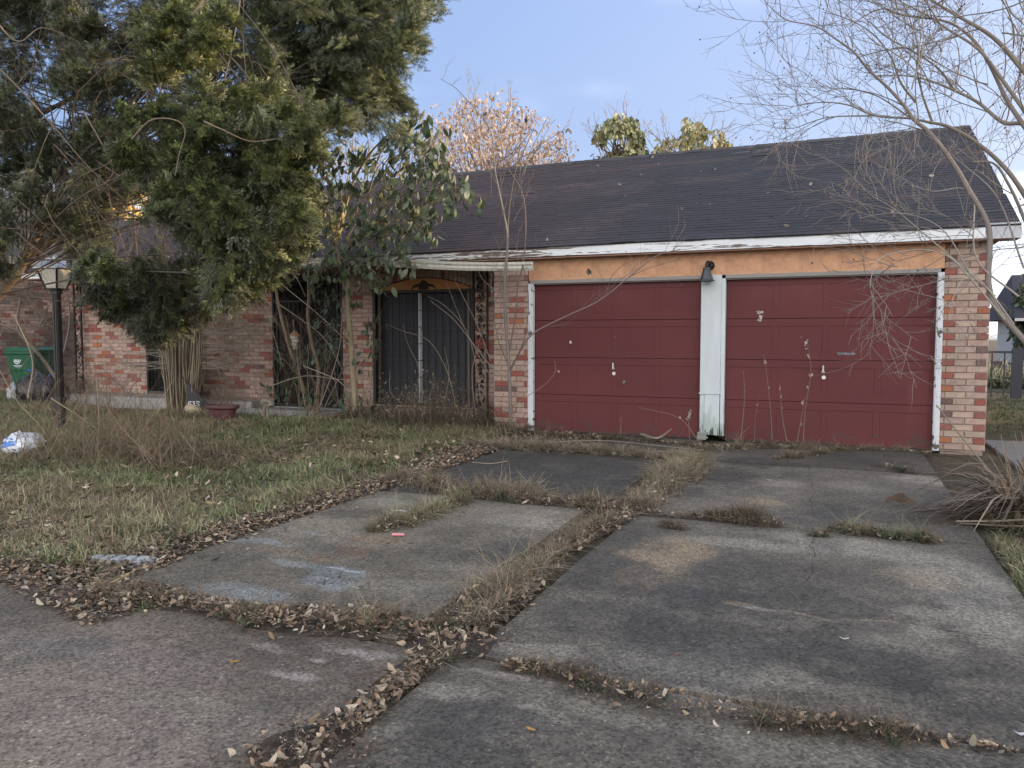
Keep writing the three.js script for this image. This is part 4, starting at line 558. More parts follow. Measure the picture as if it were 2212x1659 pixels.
{
  const r = rng(5); const stick = (pts, rad, label, c = [.09, .065, .05]) => { const m = new MB(); m.tube(smooth(pts.map(([x, y, h]) => G(x, y).add(V(0, (h ?? .008), 0))), 10), [rad, rad * .5], 5, c); const o = m.build('twig', M.twig, scene); tag(o, label, 'twig'); };
  stick([[762, 1464], [800, 1458], [833, 1452]], .004, 'short dark twig on the lower left slab near the centre joint'); stick([[880, 1352 - 30], [900, 1328], [918, 1334]], .004, 'short crooked twig on the slab above the leafy joint', [.07, .055, .045]);
  stick([[960, 1300], [990, 1293], [1030, 1286, .03]], .005, 'grey twig lying left of the straw ridge', [.16, .13, .1]); stick([[1095, 998], [1060, 1003], [1020, 1000]], .006, 'pale stalk lying on the dark upper slab', [.3, .25, .17]);
  stick([[1150, 958], [1300, 955, .02], [1420, 968, .03], [1520, 974]], .009, 'long thin stick lying before the left garage door', [.2, .17, .13]); stick([[1385, 948, .06], [1420, 960, .08], [1450, 950, .14]], .022, 'broken grey branch end before the left garage door', [.24, .20, .16]);
  stick([[1780, 1009, .01], [1900, 1012, .01]], .003, 'thin dark stem lying across the pale slab', [.1, .08, .06]);
  // pink lighter, scraps of paper, piece of broken edge
  const p = G(858, 1159), m = new MB(); m.add(new THREE.CapsuleGeometry(.011, .055, 4, 10), mat4(V(0, .014, 0), eul(0, .35, Math.PI / 2))); m.add(new THREE.CylinderGeometry(.0095, .0095, .016, 10), mat4(V(.04, .014, -.012), eul(0, .35, Math.PI / 2)), [.7, .7, .7]); const o = m.build('plastic_tube', std({ color: lin(.55, .22, .25), roughness: .35 })); o.position.copy(p); tag(o, 'pink plastic tube at the edge of the grass clump', 'litter');
  const paper = (px, py, w, d, label, seed) => { const q = G(px, py), b = new MB(), rr = rng(seed), n = 5, pts = []; for (let i = 0; i <= n; i++) pts.push(V(lerp(-w, w, i / n) / 2, .01 + .02 * rr(), .01 * (rr() - .5))); b.ribbon(pts, () => d / 2, V(0, .1, 1), [.72, .74, .76], .15); const e = b.build('paper_scrap', M.leaf); e.position.copy(q); e.rotation.y = .3; tag(e, label, 'paper'); };
  paper(868, 1110, .11, .05, 'white paper scrap caught behind the grass clump', 3);
  const q = G(262, 1216), s = new MB(); s.block(-.20, .20, -.06, .06, -.04, .012, .012, [.30, .32, .35], [2, 1]); for (let k = 0; k < 5; k++) s.block(-.18 + k * .07, -.13 + k * .07, -.05 + .02 * r(), .04, .012, .02 + .006 * r(), .004, [.34, .36, .39]); const e = s.build('concrete_fragment', std({ vertexColors: true, map: grain, roughness: .9 })); e.position.copy(q).setY(.015); e.rotation.set(-Math.PI / 2, 0, .35); tag(e, 'bluish white concrete fragment half buried in the leaves', 'rubble');
  const pb = []; for (let k = 0; k < 110; k++) { const x = -3.6 + 4.5 * r(), z = -2 - 7 * Math.pow(r(), 1.6); pb.push({ m: mat4(V(x, .012, z), eul(r() * 3, r() * 6, 0), V(1, .5, .7).multiplyScalar(.003 + .005 * r() * r())), c: col3(...jit(r() < .4 ? [.2, .185, .16] : [.06, .05, .04], r, .4)) }); } tag(inst('grit', new THREE.DodecahedronGeometry(1, 0), std({ roughness: .9 }), pb), 'scattered grit and crumbs on the driveway slabs', 'grit');
}
// ================================================================== TREES AND SHRUBS
// a branch that wanders and divides; leaves its tips in o.tips
function grow(mb, p, d, len, rad, lvl, o) {
  const r = o.r, n = Math.max(3, Math.round(len / (o.step ?? .12))), pts = [p.clone()], q = p.clone(), dd = d.clone().normalize();
  for (let i = 0; i < n; i++) { dd.add(V((r() - .5) * o.wander, (r() - .5) * o.wander + (o.up ?? 0) * (lvl === 0 ? .3 : 1), (r() - .5) * o.wander)).normalize(); q.addScaledVector(dd, len / n); pts.push(q.clone()); }
  const c = jit(o.col, r, .18), tip = lvl >= o.max ? .35 : .55; mb.tube(pts, [rad, rad * tip], lvl > 1 ? 3 : 4, c, false);
  if (lvl >= o.max) { o.tips?.push([q.clone(), dd.clone()]); return; }
  const k = o.kids[lvl] ?? 3; for (let i = 0; i < k; i++) { const t = lerp(o.from ?? .3, 1, (i + r() * .8) / k), a = pts[Math.min(n, Math.round(t * n))], e = pts[Math.min(n, Math.round(t * n) + 1)].clone().sub(pts[Math.max(0, Math.round(t * n) - 1)]).normalize(); const s = V(r() - .5, r() - .5, r() - .5).cross(e).normalize(), nd = e.clone().multiplyScalar(Math.cos(o.ang)).addScaledVector(s, Math.sin(o.ang) * (.7 + .6 * r())); grow(mb, a, nd, len * (o.lk ?? .55) * (.6 + .7 * r()), Math.max(o.min ?? .0022, rad * lerp(1, tip, t) * (o.rk ?? .6)), lvl + 1, o); }
}
const limbOf = (l) => l.map(([x, y, t]) => at(x, y, t));
// ---- the big juniper at the left: sprays of scale leaves along drooping branches
function sprayGeo(seed, n) {
  const mb = new MB(), r = rng(seed);
  const strip = (a, b, w, c) => { const d = b.clone().sub(a), s = d.clone().cross(V(r() - .5, r() - .5, 1)).normalize().multiplyScalar(w); const m = a.clone().lerp(b, .5).add(V((r() - .5) * .006, (r() - .5) * .006, (r() - .5) * .006)); const N = V(r() - .5, .9, r() - .5).normalize(), k = mb.nv; mb.v(a.clone().sub(s.clone().multiplyScalar(.6)), N, c); mb.v(a.clone().add(s.clone().multiplyScalar(.6)), N, c); mb.v(m.clone().sub(s), N, c); mb.v(m.clone().add(s), N, c); mb.v(b, N, [c[0] * 1.35, c[1] * 1.3, c[2] * 1.1]); mb.i.push(k, k + 1, k + 3, k, k + 3, k + 2, k + 2, k + 3, k + 4); };
  const axis = []; for (let i = 0; i <= n; i++) { const t = i / n; axis.push(V(.025 * Math.sin(t * 3 + seed), t * .2, .03 * t * t)); }
  for (let i = 0; i < n; i++) { const v = .7 + .5 * r(); strip(axis[i], axis[i + 1], .0035, [v * .8, v * .75, v * .7]); for (let s = 0; s < 3; s++) { const a = r() * 6.283, L = .085 * (1 - i / n * .6) * (.6 + .7 * r()), d = V(Math.cos(a), 1.0 + .5 * r(), Math.sin(a) * .8).normalize(), e = axis[i].clone().addScaledVector(d, L); strip(axis[i], e, .0027, [v, v, v]); const m = axis[i].clone().lerp(e, .45); for (let u = 0; u < 3; u++) { const d2 = d.clone().add(V(r() - .5, r() * .3, r() - .5)).normalize(); strip(m, m.clone().addScaledVector(d2, L * .55), .0023, [v * 1.1, v * 1.1, v]); } } }
  return mb.geo();
}
{
  const tree = thing('juniper_tree', at(-150, 960, 9.4).setY(0), 'huge dark juniper tree overhanging the upper left', 'tree'); const inv = tree.position.clone().negate();
  const T = new MB(), r = rng(303), bark = [.17, .125, .09];
  const main = smooth(limbOf([[-150, 975, 9.4], [-95, 800, 9.3], [-20, 655, 9.2], [40, 585, 9.1], [62, 540, 9.0], [130, 430, 8.9], [240, 280, 8.8], [380, 90, 8.8], [520, -120, 8.9], [620, -330, 9]]), 40); T.tube(main, (t) => .12 * Math.exp(-t * 3.2) + .012, 10, bark);
  const lead = smooth(limbOf([[-100, 820, 9.3], [-180, 560, 9.5], [-230, 200, 9.8], [-200, -300, 10], [-150, -800, 10]]), 24); T.tube(lead, [.16, .05], 9, bark);
  T.tube(smooth(limbOf([[-190, 480, 9.5], [-60, 330, 9.3], [120, 230, 9.3], [330, 120, 9.4], [560, 40, 9.6], [780, -30, 9.8]]), 24), [.035, .012], 7, bark);
  // foliage masses: [outline in the picture, near, far, masses, radius, tone, sprays]
  const inPoly = (x, y, P) => { let c = false; for (let i = 0, j = P.length - 1; i < P.length; j = i++) if ((P[i][1] > y) !== (P[j][1] > y) && x < (P[j][0] - P[i][0]) * (y - P[i][1]) / (P[j][1] - P[i][1]) + P[i][0]) c = !c; return c; };
  const gaps = [[14, 170, 26], [70, 205, 44], [115, 245, 36], [194, 216, 26], [155, 315, 30], [455, 45, 26], [515, 70, 14], [240, 478, 40], [300, 460, 42], [335, 445, 26], [25, 505, 40], [90, 560, 44], [128, 590, 62], [60, 590, 36], [40, 330, 16], [320, 100, 12], [280, 220, 12], [590, 130, 12], [110, 640, 46], [250, 130, 12], [75, 60, 13], [95, 440, 12]];
  const DIM_GRN = [.115, .150, .074], MID = [.145, .182, .080], LIT_GRN = [.195, .230, .088], SUN_YEL = [.22, .235, .085], BRN = [.125, .118, .07];  // front masses lighter, back ones darker: skylight and shade put into the greens
  const masses = [];
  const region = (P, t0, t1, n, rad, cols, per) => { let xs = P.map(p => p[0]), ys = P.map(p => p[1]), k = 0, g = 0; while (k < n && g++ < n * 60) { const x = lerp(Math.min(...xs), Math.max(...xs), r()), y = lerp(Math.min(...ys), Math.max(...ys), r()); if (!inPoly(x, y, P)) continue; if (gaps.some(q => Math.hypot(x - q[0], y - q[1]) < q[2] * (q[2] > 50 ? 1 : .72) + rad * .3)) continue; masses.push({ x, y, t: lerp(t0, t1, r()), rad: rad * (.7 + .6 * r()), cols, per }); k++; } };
  region([[560, -60], [915, -60], [928, 10], [915, 70], [880, 120], [868, 190], [830, 235], [770, 268], [700, 285], [655, 262], [620, 160]], 9.0, 11.2, 105, 42, [DIM_GRN, DIM_GRN, MID], 170);
  region([[380, -60], [620, -60], [640, 160], [690, 250], [560, 230], [470, 150]], 8.6, 10.6, 46, 42, [DIM_GRN, DIM_GRN, MID], 150);
  region([[-90, -70], [420, -60], [470, 130], [330, 190], [290, 330], [320, 430], [210, 540], [110, 520], [-90, 480]], 8.2, 11, 190, 40, [DIM_GRN, BRN, DIM_GRN, MID], 140);
  region([[-700, -300], [300, -900], [1000, -260], [900, -60], [-60, -60], [-120, 500], [-600, 500]], 8.5, 11.5, 60, 75, [DIM_GRN, MID], 90);
  region([[320, 20], [450, 10], [470, 90], [470, 170], [560, 215], [640, 220], [682, 300], [640, 345], [648, 470], [590, 570], [500, 615], [420, 570], [350, 430], [240, 300], [240, 240], [330, 230]], 6.4, 7.5, 70, 33, [LIT_GRN, MID, LIT_GRN], 190);
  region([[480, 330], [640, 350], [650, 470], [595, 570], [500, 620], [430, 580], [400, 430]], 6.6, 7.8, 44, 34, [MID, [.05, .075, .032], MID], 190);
  region([[170, 545], [330, 560], [440, 600], [452, 640], [430, 668], [330, 700], [270, 668], [222, 625]], 7.6, 8.6, 34, 30, [MID, DIM_GRN, BRN, [.07, .085, .03]], 170);
  region([[395, 600], [450, 610], [455, 650], [420, 665]], 7.7, 8.0, 4, 22, [SUN_YEL], 120);  // patch of low sunlight painted as yellow foliage
  region([[-60, 510], [28, 520], [40, 560], [-40, 580]], 8, 8.4, 5, 26, [DIM_GRN], 150);
  for (const [x, y, q, c] of [[430, 60, 26, LIT_GRN], [480, 30, 20, MID], [395, 130, 28, LIT_GRN], [345, 165, 24, SUN_YEL], [445, 215, 28, LIT_GRN], [540, 215, 24, LIT_GRN], [560, 255, 26, LIT_GRN], [655, 270, 24, LIT_GRN], [615, 245, 22, LIT_GRN], [720, 250, 20, MID], [650, 300, 26, SUN_YEL], [285, 305, 26, LIT_GRN], [410, 285, 24, LIT_GRN], [200, 70, 18, BRN], [160, 45, 20, BRN], [350, 225, 24, LIT_GRN], [600, 330, 26, LIT_GRN], [240, 570, 18, LIT_GRN], [330, 460, 24, MID], [200, 560, 16, MID]]) masses.push({ x, y, t: 6.3 + .5 * r(), rad: q, cols: [c, c, MID], per: 150 });
  const lists = [[], [], []];
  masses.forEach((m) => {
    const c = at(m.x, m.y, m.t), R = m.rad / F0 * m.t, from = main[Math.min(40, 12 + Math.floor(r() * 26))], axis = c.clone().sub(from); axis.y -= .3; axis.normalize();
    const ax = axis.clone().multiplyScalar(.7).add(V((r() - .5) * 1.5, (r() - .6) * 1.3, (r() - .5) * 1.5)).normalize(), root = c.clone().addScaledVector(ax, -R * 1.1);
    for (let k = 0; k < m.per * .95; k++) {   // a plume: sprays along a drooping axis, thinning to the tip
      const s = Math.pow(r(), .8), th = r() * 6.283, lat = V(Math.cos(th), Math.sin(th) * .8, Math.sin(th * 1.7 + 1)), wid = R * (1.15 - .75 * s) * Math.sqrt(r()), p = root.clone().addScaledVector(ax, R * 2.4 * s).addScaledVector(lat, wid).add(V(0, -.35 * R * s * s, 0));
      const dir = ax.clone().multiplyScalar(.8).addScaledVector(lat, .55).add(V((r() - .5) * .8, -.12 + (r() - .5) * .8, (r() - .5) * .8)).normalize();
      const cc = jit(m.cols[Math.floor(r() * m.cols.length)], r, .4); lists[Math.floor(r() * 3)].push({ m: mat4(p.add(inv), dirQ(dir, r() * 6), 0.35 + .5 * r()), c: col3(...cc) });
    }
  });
  const fm = new THREE.MeshPhysicalMaterial({ vertexColors: true, roughness: 1, side: THREE.DoubleSide, transmission: .26, thickness: 0 });
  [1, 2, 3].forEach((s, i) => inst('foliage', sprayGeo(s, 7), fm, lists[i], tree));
  // limbs to the masses and bare twigs hanging in the gaps
  const B = new MB();
  masses.forEach((m, i) => { if (i % 3) return; const c = at(m.x, m.y, m.t), a = main[Math.min(40, 10 + Math.floor(r() * 28))], mid = a.clone().lerp(c, .5).add(V((r() - .5) * .9, .5 * (r() - .3), (r() - .5) * .9)); B.tube(smooth([a, mid, c, c.clone().add(V((r() - .5) * .3, -.15 * r(), (r() - .5) * .3))], 12), [.006 + .007 * r(), .0025], 4, jit([.12, .095, .075], r, .3), false); });
  const tw = { r, wander: .28, up: -.02, kids: [4, 3], ang: .7, max: 2, col: [.12, .092, .072], lk: .6, step: .08, min: .0015 };
  for (let k = 0; k < 75; k++) { const x = -60 + 620 * r(), y = -20 + 560 * Math.pow(r(), .9); if (x > 420 && y > 240) continue; const t = 7.2 + 3 * r(); grow(B, at(x, y, t), V(.5 + (r() - .5), -.45 + (r() - .5) * .8, (r() - .5)), .6 + .5 * r(), .003 + .003 * r(), 0, tw); }
  for (const l of [[[285, 300, 6.2], [330, 258, 6.1], [385, 262, 6.1], [400, 280, 6.15], [388, 330, 6.2], [378, 380, 6.2]], [[440, 262, 6.1], [480, 280, 6.1], [540, 305, 6.15], [600, 300, 6.2]], [[-20, 130, 7], [50, 200, 7], [130, 290, 7], [200, 370, 7.1], [280, 440, 7.2]], [[-30, 20, 7], [40, 90, 7], [90, 60, 7.1], [170, 90, 7.2]], [[440, 0, 6.6], [410, 60, 6.6], [450, 90, 6.7], [500, 150, 6.8], [530, 190, 6.8]], [[180, 240, 6.8], [230, 330, 6.8], [245, 370, 6.8], [225, 400, 6.8]], [[300, 80, 7], [340, 160, 7], [370, 130, 7], [420, 90, 7]], [[430, 560, 6.5], [500, 540, 6.5], [505, 590, 6.6], [480, 660, 6.7]]]) B.tube(smooth(limbOf(l), 18), [.008, .003], 5, [.20, .16, .125], false);
  [T, B].forEach((m, i) => { const o = m.build(i ? 'branch' : 'trunk', M.bark, tree); o.position.copy(inv); if (i) o.userData.kind = 'stuff'; });
}
// ---- leaf shapes
const broad = (() => { const mb = new MB(), pts = []; for (let k = 0; k <= 5; k++) { const t = k / 5; pts.push(V(0, t - .22 * t * t, .42 * t * t)); } mb.ribbon(pts, t => .19 * Math.pow(Math.sin(Math.PI * clamp(t * .94 + .04)), .75) + .004, V(1, 0, 0), t => [1, 1, 1].map(q => q * (.9 + .2 * t)), .35); return mb.geo(); })();
const small = (() => { const mb = new MB(); mb.ribbon([V(0, 0, 0), V(0, .5, .04), V(0, 1, .16)], t => .02 + .28 * Math.sin(Math.PI * clamp(t * .9 + .05)), V(1, 0, 0), [1, 1, 1], .3); return mb.geo(); })();
const leafTr = new THREE.MeshPhysicalMaterial({ vertexColors: true, roughness: .6, side: THREE.DoubleSide, transmission: .3, thickness: 0 });
// ---- small broadleaf trees in the bed by the entrance
{
  const base = G(688, 896), tree = thing('broadleaf_tree', V(base.x, 0, -10.75), 'small tree with drooping dark green leaves before the entrance', 'tree'), inv = tree.position.clone().negate(), r = rng(404), T = new MB(), bk = [.34, .275, .20], bk2 = [.42, .37, .27];
  const Z = (l) => l.map(([x, y, z]) => onZ(x, y, z));
  const st = [[[[684, 893, -10.75], [671, 879, -10.75], [637, 784, -10.7], [618, 725, -10.65], [601, 655, -10.55], [590, 593, -10.4], [567, 562, -10.2], [560, 520, -10.1], [590, 460, -10]], .062, .02], [[[688, 893, -10.75], [685, 870, -10.75], [688, 795, -10.7], [674, 744, -10.65], [665, 683, -10.55], [671, 627, -10.35], [690, 583, -10.15], [712, 540, -10.05], [730, 490, -10], [745, 420, -10]], .06, .018], [[[666, 640, -10.4], [666, 600, -10.2], [664, 529, -10.05], [663, 487, -10], [672, 420, -9.9]], .032, .012],
    [[[768, 888, -10.7], [763, 809, -10.65], [755, 711, -10.55], [752, 641, -10.4], [752, 604, -10.25], [734, 571, -10.1], [727, 529, -10], [738, 487, -9.95], [760, 400, -9.9], [800, 330, -9.8], [840, 290, -9.7]], .085, .016], [[[752, 620, -10.3], [757, 571, -10.1], [783, 543, -9.95], [830, 505, -9.85], [890, 470, -9.8]], .035, .012], [[[738, 487, -9.95], [800, 450, -9.8], [860, 425, -9.7], [930, 410, -9.6], [1000, 405, -9.5]], .02, .008], [[[760, 470, -9.9], [810, 400, -9.8], [830, 370, -9.7], [880, 330, -9.6], [920, 290, -9.5]], .022, .008], [[[727, 529, -10], [700, 480, -9.9], [690, 430, -9.9], [700, 370, -9.8]], .02, .008]];
  st.forEach(([l, a, b], i) => T.tube(smooth(Z(l), 26), [a * .62, b * .7], 8, jit(i > 2 ? bk2 : bk, r, .08)));
  const tr = T.build('trunk', M.bark, tree); tr.position.copy(inv);
  const cl = [[905, 285, -9.5], [885, 262, -9.5], [930, 300, -9.5], [870, 300, -9.6], [842, 330, -9.7], [800, 335, -9.8], [755, 360, -9.8], [705, 370, -9.8], [690, 395, -9.9], [930, 330, -9.5], [885, 355, -9.6], [905, 375, -9.6], [940, 372, -9.5], [880, 420, -9.7], [835, 395, -9.7], [780, 415, -9.8], [735, 420, -9.9], [700, 445, -9.9], [690, 470, -9.9], [725, 475, -9.9], [775, 470, -9.8], [820, 470, -9.8], [845, 490, -9.8], [895, 482, -9.8], [925, 490, -9.8], [985, 408, -9.5], [1005, 418, -9.5], [960, 425, -9.6], [860, 515, -9.8], [815, 520, -9.9], [770, 520, -9.9], [725, 540, -10], [700, 570, -10], [740, 570, -10.05], [800, 560, -10], [790, 582, -10.05], [812, 592, -10.05], [872, 562, -10], [905, 455, -9.7], [660, 400, -9.9], [655, 440, -9.9], [640, 500, -10], [760, 310, -9.8], [720, 340, -9.8], [835, 440, -9.8], [800, 500, -9.8], [855, 270, -9.6], [940, 350, -9.5], [910, 430, -9.7], [700, 500, -9.9]];
  const lower = [[690, 690, -10.35], [700, 650, -10.4], [715, 700, -10.3], [735, 720, -10.3], [720, 640, -10.4], [640, 800, -10.6], [620, 830, -10.5], [600, 850, -10.5], [605, 790, -10.5], [655, 840, -10.6], [580, 845, -10.4], [650, 780, -10.5], [760, 640, -10.3], [690, 610, -10.3], [700, 760, -10.4], [795, 730, -10.5], [810, 700, -10.5], [790, 780, -10.4], [730, 860, -10.5], [770, 870, -10.5], [660, 870, -10.5], [820, 860, -10.5]];
  const L = [], tw = new MB();
  const DG = [.075, .118, .066], MG = [.12, .16, .07], SUN_YG = [.36, .34, .13], UG = [.24, .27, .18];  // two clusters get yellow leaves, sunlight painted into their colour
  const put1 = (p, n, rad, size, cols) => { for (let k = 0; k < n; k++) { const d = V(r() - .5, r() - .5, r() - .5).multiplyScalar(2 * rad), q = p.clone().add(d), dir = V((r() - .5) * 1.2, -.75 - .5 * r(), (r() - .5) * 1.2 + .2); L.push({ m: mat4(q.clone().add(inv), dirQ(dir, r() * 6.283), size * (.7 + .6 * r())), c: col3(...jit(cols[Math.floor(r() * cols.length)], r, .3)) }); if (k % 3 === 0) tw.tube(smooth([p.clone().add(V(0, -rad * .5, 0)), p.clone().lerp(q, .6), q], 4), [.005, .0025], 3, [.2, .16, .11], false); } };
  cl.forEach(([x, y, z], i) => { const p = onZ(x, y, z); put1(p, 26, .22, .165, i === 18 || i === 19 ? [SUN_YG, SUN_YG, MG, [.34, .28, .1]] : [DG, DG, MG, UG]); const a = onZ(lerp(x, 740, .55) + (r() - .5) * 20, lerp(y, 560, .5), -9.95); tw.tube(smooth([a, a.clone().lerp(p, .5).add(V((r() - .5) * .2, .08, (r() - .5) * .2)), p], 10), [.011, .004], 4, jit(bk, r, .2), false); });
  lower.forEach(([x, y, z]) => put1(onZ(x, y, z), 12, .16, .13, [DG, DG, [.06, .09, .05]]));
  inst('foliage', broad, leafTr, L, tree);
  // bare suckers, dead canes and crossing twigs round the stems
  const o = { r, wander: .16, up: .02, kids: [4, 2], ang: .7, max: 2, col: [.22, .18, .135], lk: .5, step: .12, min: .002 };
  for (let k = 0; k < 18; k++) { const p = onZ(590 + 220 * r(), 890, -10.75 + .3 * r()); p.y = 0; grow(tw, p, V((r() - .5) * 1.0, 1, (r() - .4) * .5), .8 + 1.0 * r(), .006 + .005 * r(), 0, o); }
  for (const l of [[[600, 655, -10.3], [650, 690, -10.3], [700, 730, -10.3], [735, 790, -10.3]], [[590, 600, -10.3], [640, 640, -10.3], [700, 690, -10.3], [770, 760, -10.4]], [[580, 835, -10.4], [660, 812, -10.4], [740, 820, -10.4], [800, 810, -10.4]], [[600, 560, -10.1], [640, 600, -10.1], [660, 640, -10.2]], [[690, 880, -10.5], [720, 800, -10.4], [735, 740, -10.4], [740, 640, -10.4]], [[655, 790, -10.3], [740, 830, -10.3], [760, 870, -10.4]], [[560, 640, -10.2], [590, 720, -10.3], [610, 790, -10.4]], [[560, 600, -10.1], [575, 660, -10.2], [600, 700, -10.3]]]) tw.tube(smooth(l.map(q => onZ(...q)), 14), [.010, .005], 5, jit([.27, .23, .17], r, .15), false);
  const w = tw.build('twig', M.twig, tree); w.position.copy(inv); w.userData.kind = 'stuff';
}
// ---- bundle of cut stems by the narrow window
{
  const p0 = G(392, 890), s = thing('shrub', V(p0.x, 0, -10.75), 'dense bundle of pale bare upright stems before the narrow window', 'shrub'), inv = s.position.clone().negate(), r = rng(505), T = new MB(), tw = new MB();
  for (let k = 0; k < 78; k++) { const x = 350 + 85 * r(), z = -10.75 + .5 * (r() - .5), a = onZ(lerp(x, 388, .25), 885, z); a.y = -.02; const top = onZ(lerp(x, 392, -.15) + (r() - .5) * 14, 690 - 110 * r(), z + (r() - .5) * .3), m = a.clone().lerp(top, .5).add(V((r() - .5) * .2, 0, (r() - .5) * .2)); T.tube(smooth([a, a.clone().lerp(m, .5).add(V((r() - .5) * .05, 0, 0)), m, top], 12), [.012 + .02 * r() * r(), .007], 5, jit(r() < .5 ? [.35, .295, .215] : [.26, .22, .165], r, .28)); }
  const st = T.build('stem', M.bark, s); st.position.copy(inv); st.userData.kind = 'stuff';
  const o = { r, wander: .2, up: .01, kids: [5, 4], ang: .6, max: 2, col: [.30, .26, .21], lk: .55, step: .1, min: .0022 };
  for (let k = 0; k < 46; k++) { const right = k < 32, a = onZ(right ? 425 + 15 * r() : 360, lerp(640, 800, r()), -10.6); grow(tw, a, V(right ? .9 : -.9, .25 * (r() - .2), .3 * (r() - .3)), 0.5 + .7 * r(), .0075, 0, o); }
  for (let k = 0; k < 40; k++) { const a = onZ(350 + 90 * r(), 640 + 40 * r(), -10.6); grow(tw, a, V((r() - .5) * .8, 1, (r() - .5) * .6), .35 + .3 * r(), .006, 0, o); }
  const w = tw.build('twig', M.twig, s); w.position.copy(inv); w.userData.kind = 'stuff';
}
// ---- bare sapling at the pier
{
  const b = V(-4.86, 0, -10.25), s = thing('sapling', b, 'tall bare multi-stemmed sapling before the left brick pier', 'sapling'), inv = b.clone().negate(), r = rng(606), T = new MB(), tw = new MB(), g1 = [.20, .175, .155], g2 = [.16, .12, .10];
  const X = (X0, Y0) => [619.5 + .32 * X0, 88.5 + .32 * Y0], line = (l, z0, z1, a, c, k = .5) => { const pts = l.map((q, i) => onZ(q[0], q[1], lerp(z0, z1, i / (l.length - 1)))); const cv = smooth(pts, l.length * 5); T.tube(cv, [a, a * k], 6, c, false); return cv; };
  line([[1103, 912], [1102, 860], [1098, 770], [1092, 690], [1090, 610]], -10.2, -10.0, .026, g1, .75);
  line([[1090, 610], X(1490, 1330), X(1470, 1190), X(1440, 1050), X(1400, 850)], -10, -9.9, .018, g1, .6); const arc = line([X(1400, 850), X(1380, 620), X(1290, 480), X(1200, 380), X(1130, 310), X(1035, 255)], -9.9, -9.8, .010, g1, .3);
  line([X(1400, 850), X(1430, 700), X(1440, 520), X(1360, 480)], -9.9, -9.85, .006, g2, .5); line([X(1490, 1330), X(1500, 1150), X(1530, 950), X(1560, 800), X(1600, 560), X(1660, 470)], -10, -9.85, .009, g2, .35);
  line([[1100, 760], [1112, 690], [1120, 610], X(1600, 1480), X(1610, 1150), X(1580, 1000), X(1500, 870)], -10.1, -9.9, .012, g2, .45); line([X(1580, 1000), X(1650, 930), X(1670, 870)], -9.9, -9.85, .005, g2); line([X(1600, 900), X(1650, 750), X(1790, 650), X(1900, 590)], -9.85, -9.8, .006, g1, .4);
  line([[1099, 790], [1075, 730], [1068, 660], [1085, 620]], -10.15, -10.0, .007, g2); line([[1100, 800], [1130, 740], [1142, 650], [1128, 560]], -10.1, -10, .008, g2); line([[1098, 700], [1080, 640], [1040, 600], [1030, 570]], -10.1, -10, .005, g1);
  // the long bough that reaches right over the garage door
  const bough = line([[1103, 800], [1125, 755], [1150, 722], [1230, 680], [1290, 652], [1360, 598], [1420, 552], [1470, 538]], -10.15, -9.95, .014, [.22, .17, .155], .35); line([[1290, 652], [1330, 612], [1360, 590]], -10.05, -10, .005, g2); line([[1360, 598], [1400, 580], [1470, 560]], -10, -9.95, .005, g2); line([[1310, 640], [1320, 600], [1350, 570], [1400, 555]], -10.05, -10, .005, g2); line([[1360, 595], [1370, 570], [1350, 540]], -10, -9.95, .005, g1);
  line([[1103, 880], [1140, 855], [1180, 828], [1200, 800], [1198, 780]], -10.2, -10.1, .006, [.30, .17, .13]); line([[1098, 820], [1060, 790], [1020, 740], [980, 690], [930, 650]], -10.2, -10.3, .008, [.24, .2, .18], .4); line([[1060, 780], [1030, 700], [1000, 640], [980, 600]], -10.2, -10.3, .006, g1, .4);
  const o = { r, wander: .18, up: .05, kids: [3], ang: .6, max: 1, col: [.19, .15, .13], lk: .5, step: .1, min: .0018 };
  for (const [cv, n] of [[arc, 5], [bough, 12]]) for (let k = 0; k < n; k++) grow(tw, cv[Math.floor((.15 + .8 * r()) * cv.length)], V((r() - .3), r() * .9, (r() - .5) * .5), .18 + .3 * r(), .003, 0, o);
  for (let k = 0; k < 26; k++) { const p = onZ(1060 + 70 * r(), 380 + 350 * r(), -9.95); grow(tw, p, V((r() - .4), .6 + r() * .4, (r() - .5) * .6), .3 + .4 * r(), .003, 0, o); }
  const L = []; for (const [x, y] of [X(1350, 480), X(1900, 590), X(1400, 365), [1270, 580], X(1620, 510)]) for (let k = 0; k < 2; k++) L.push({ m: mat4(onZ(x, y, -9.8).add(inv), dirQ(V((r() - .5), -1, (r() - .5)), r() * 6), .09), c: col3(.1, .075, .05) });
  inst('dead_leaf', small, M.leafI, L, s); const t1 = T.build('stem', M.twig, s); t1.position.copy(inv); const t2 = tw.build('twig', M.twig, s); t2.position.copy(inv); t2.userData.kind = 'stuff';
}
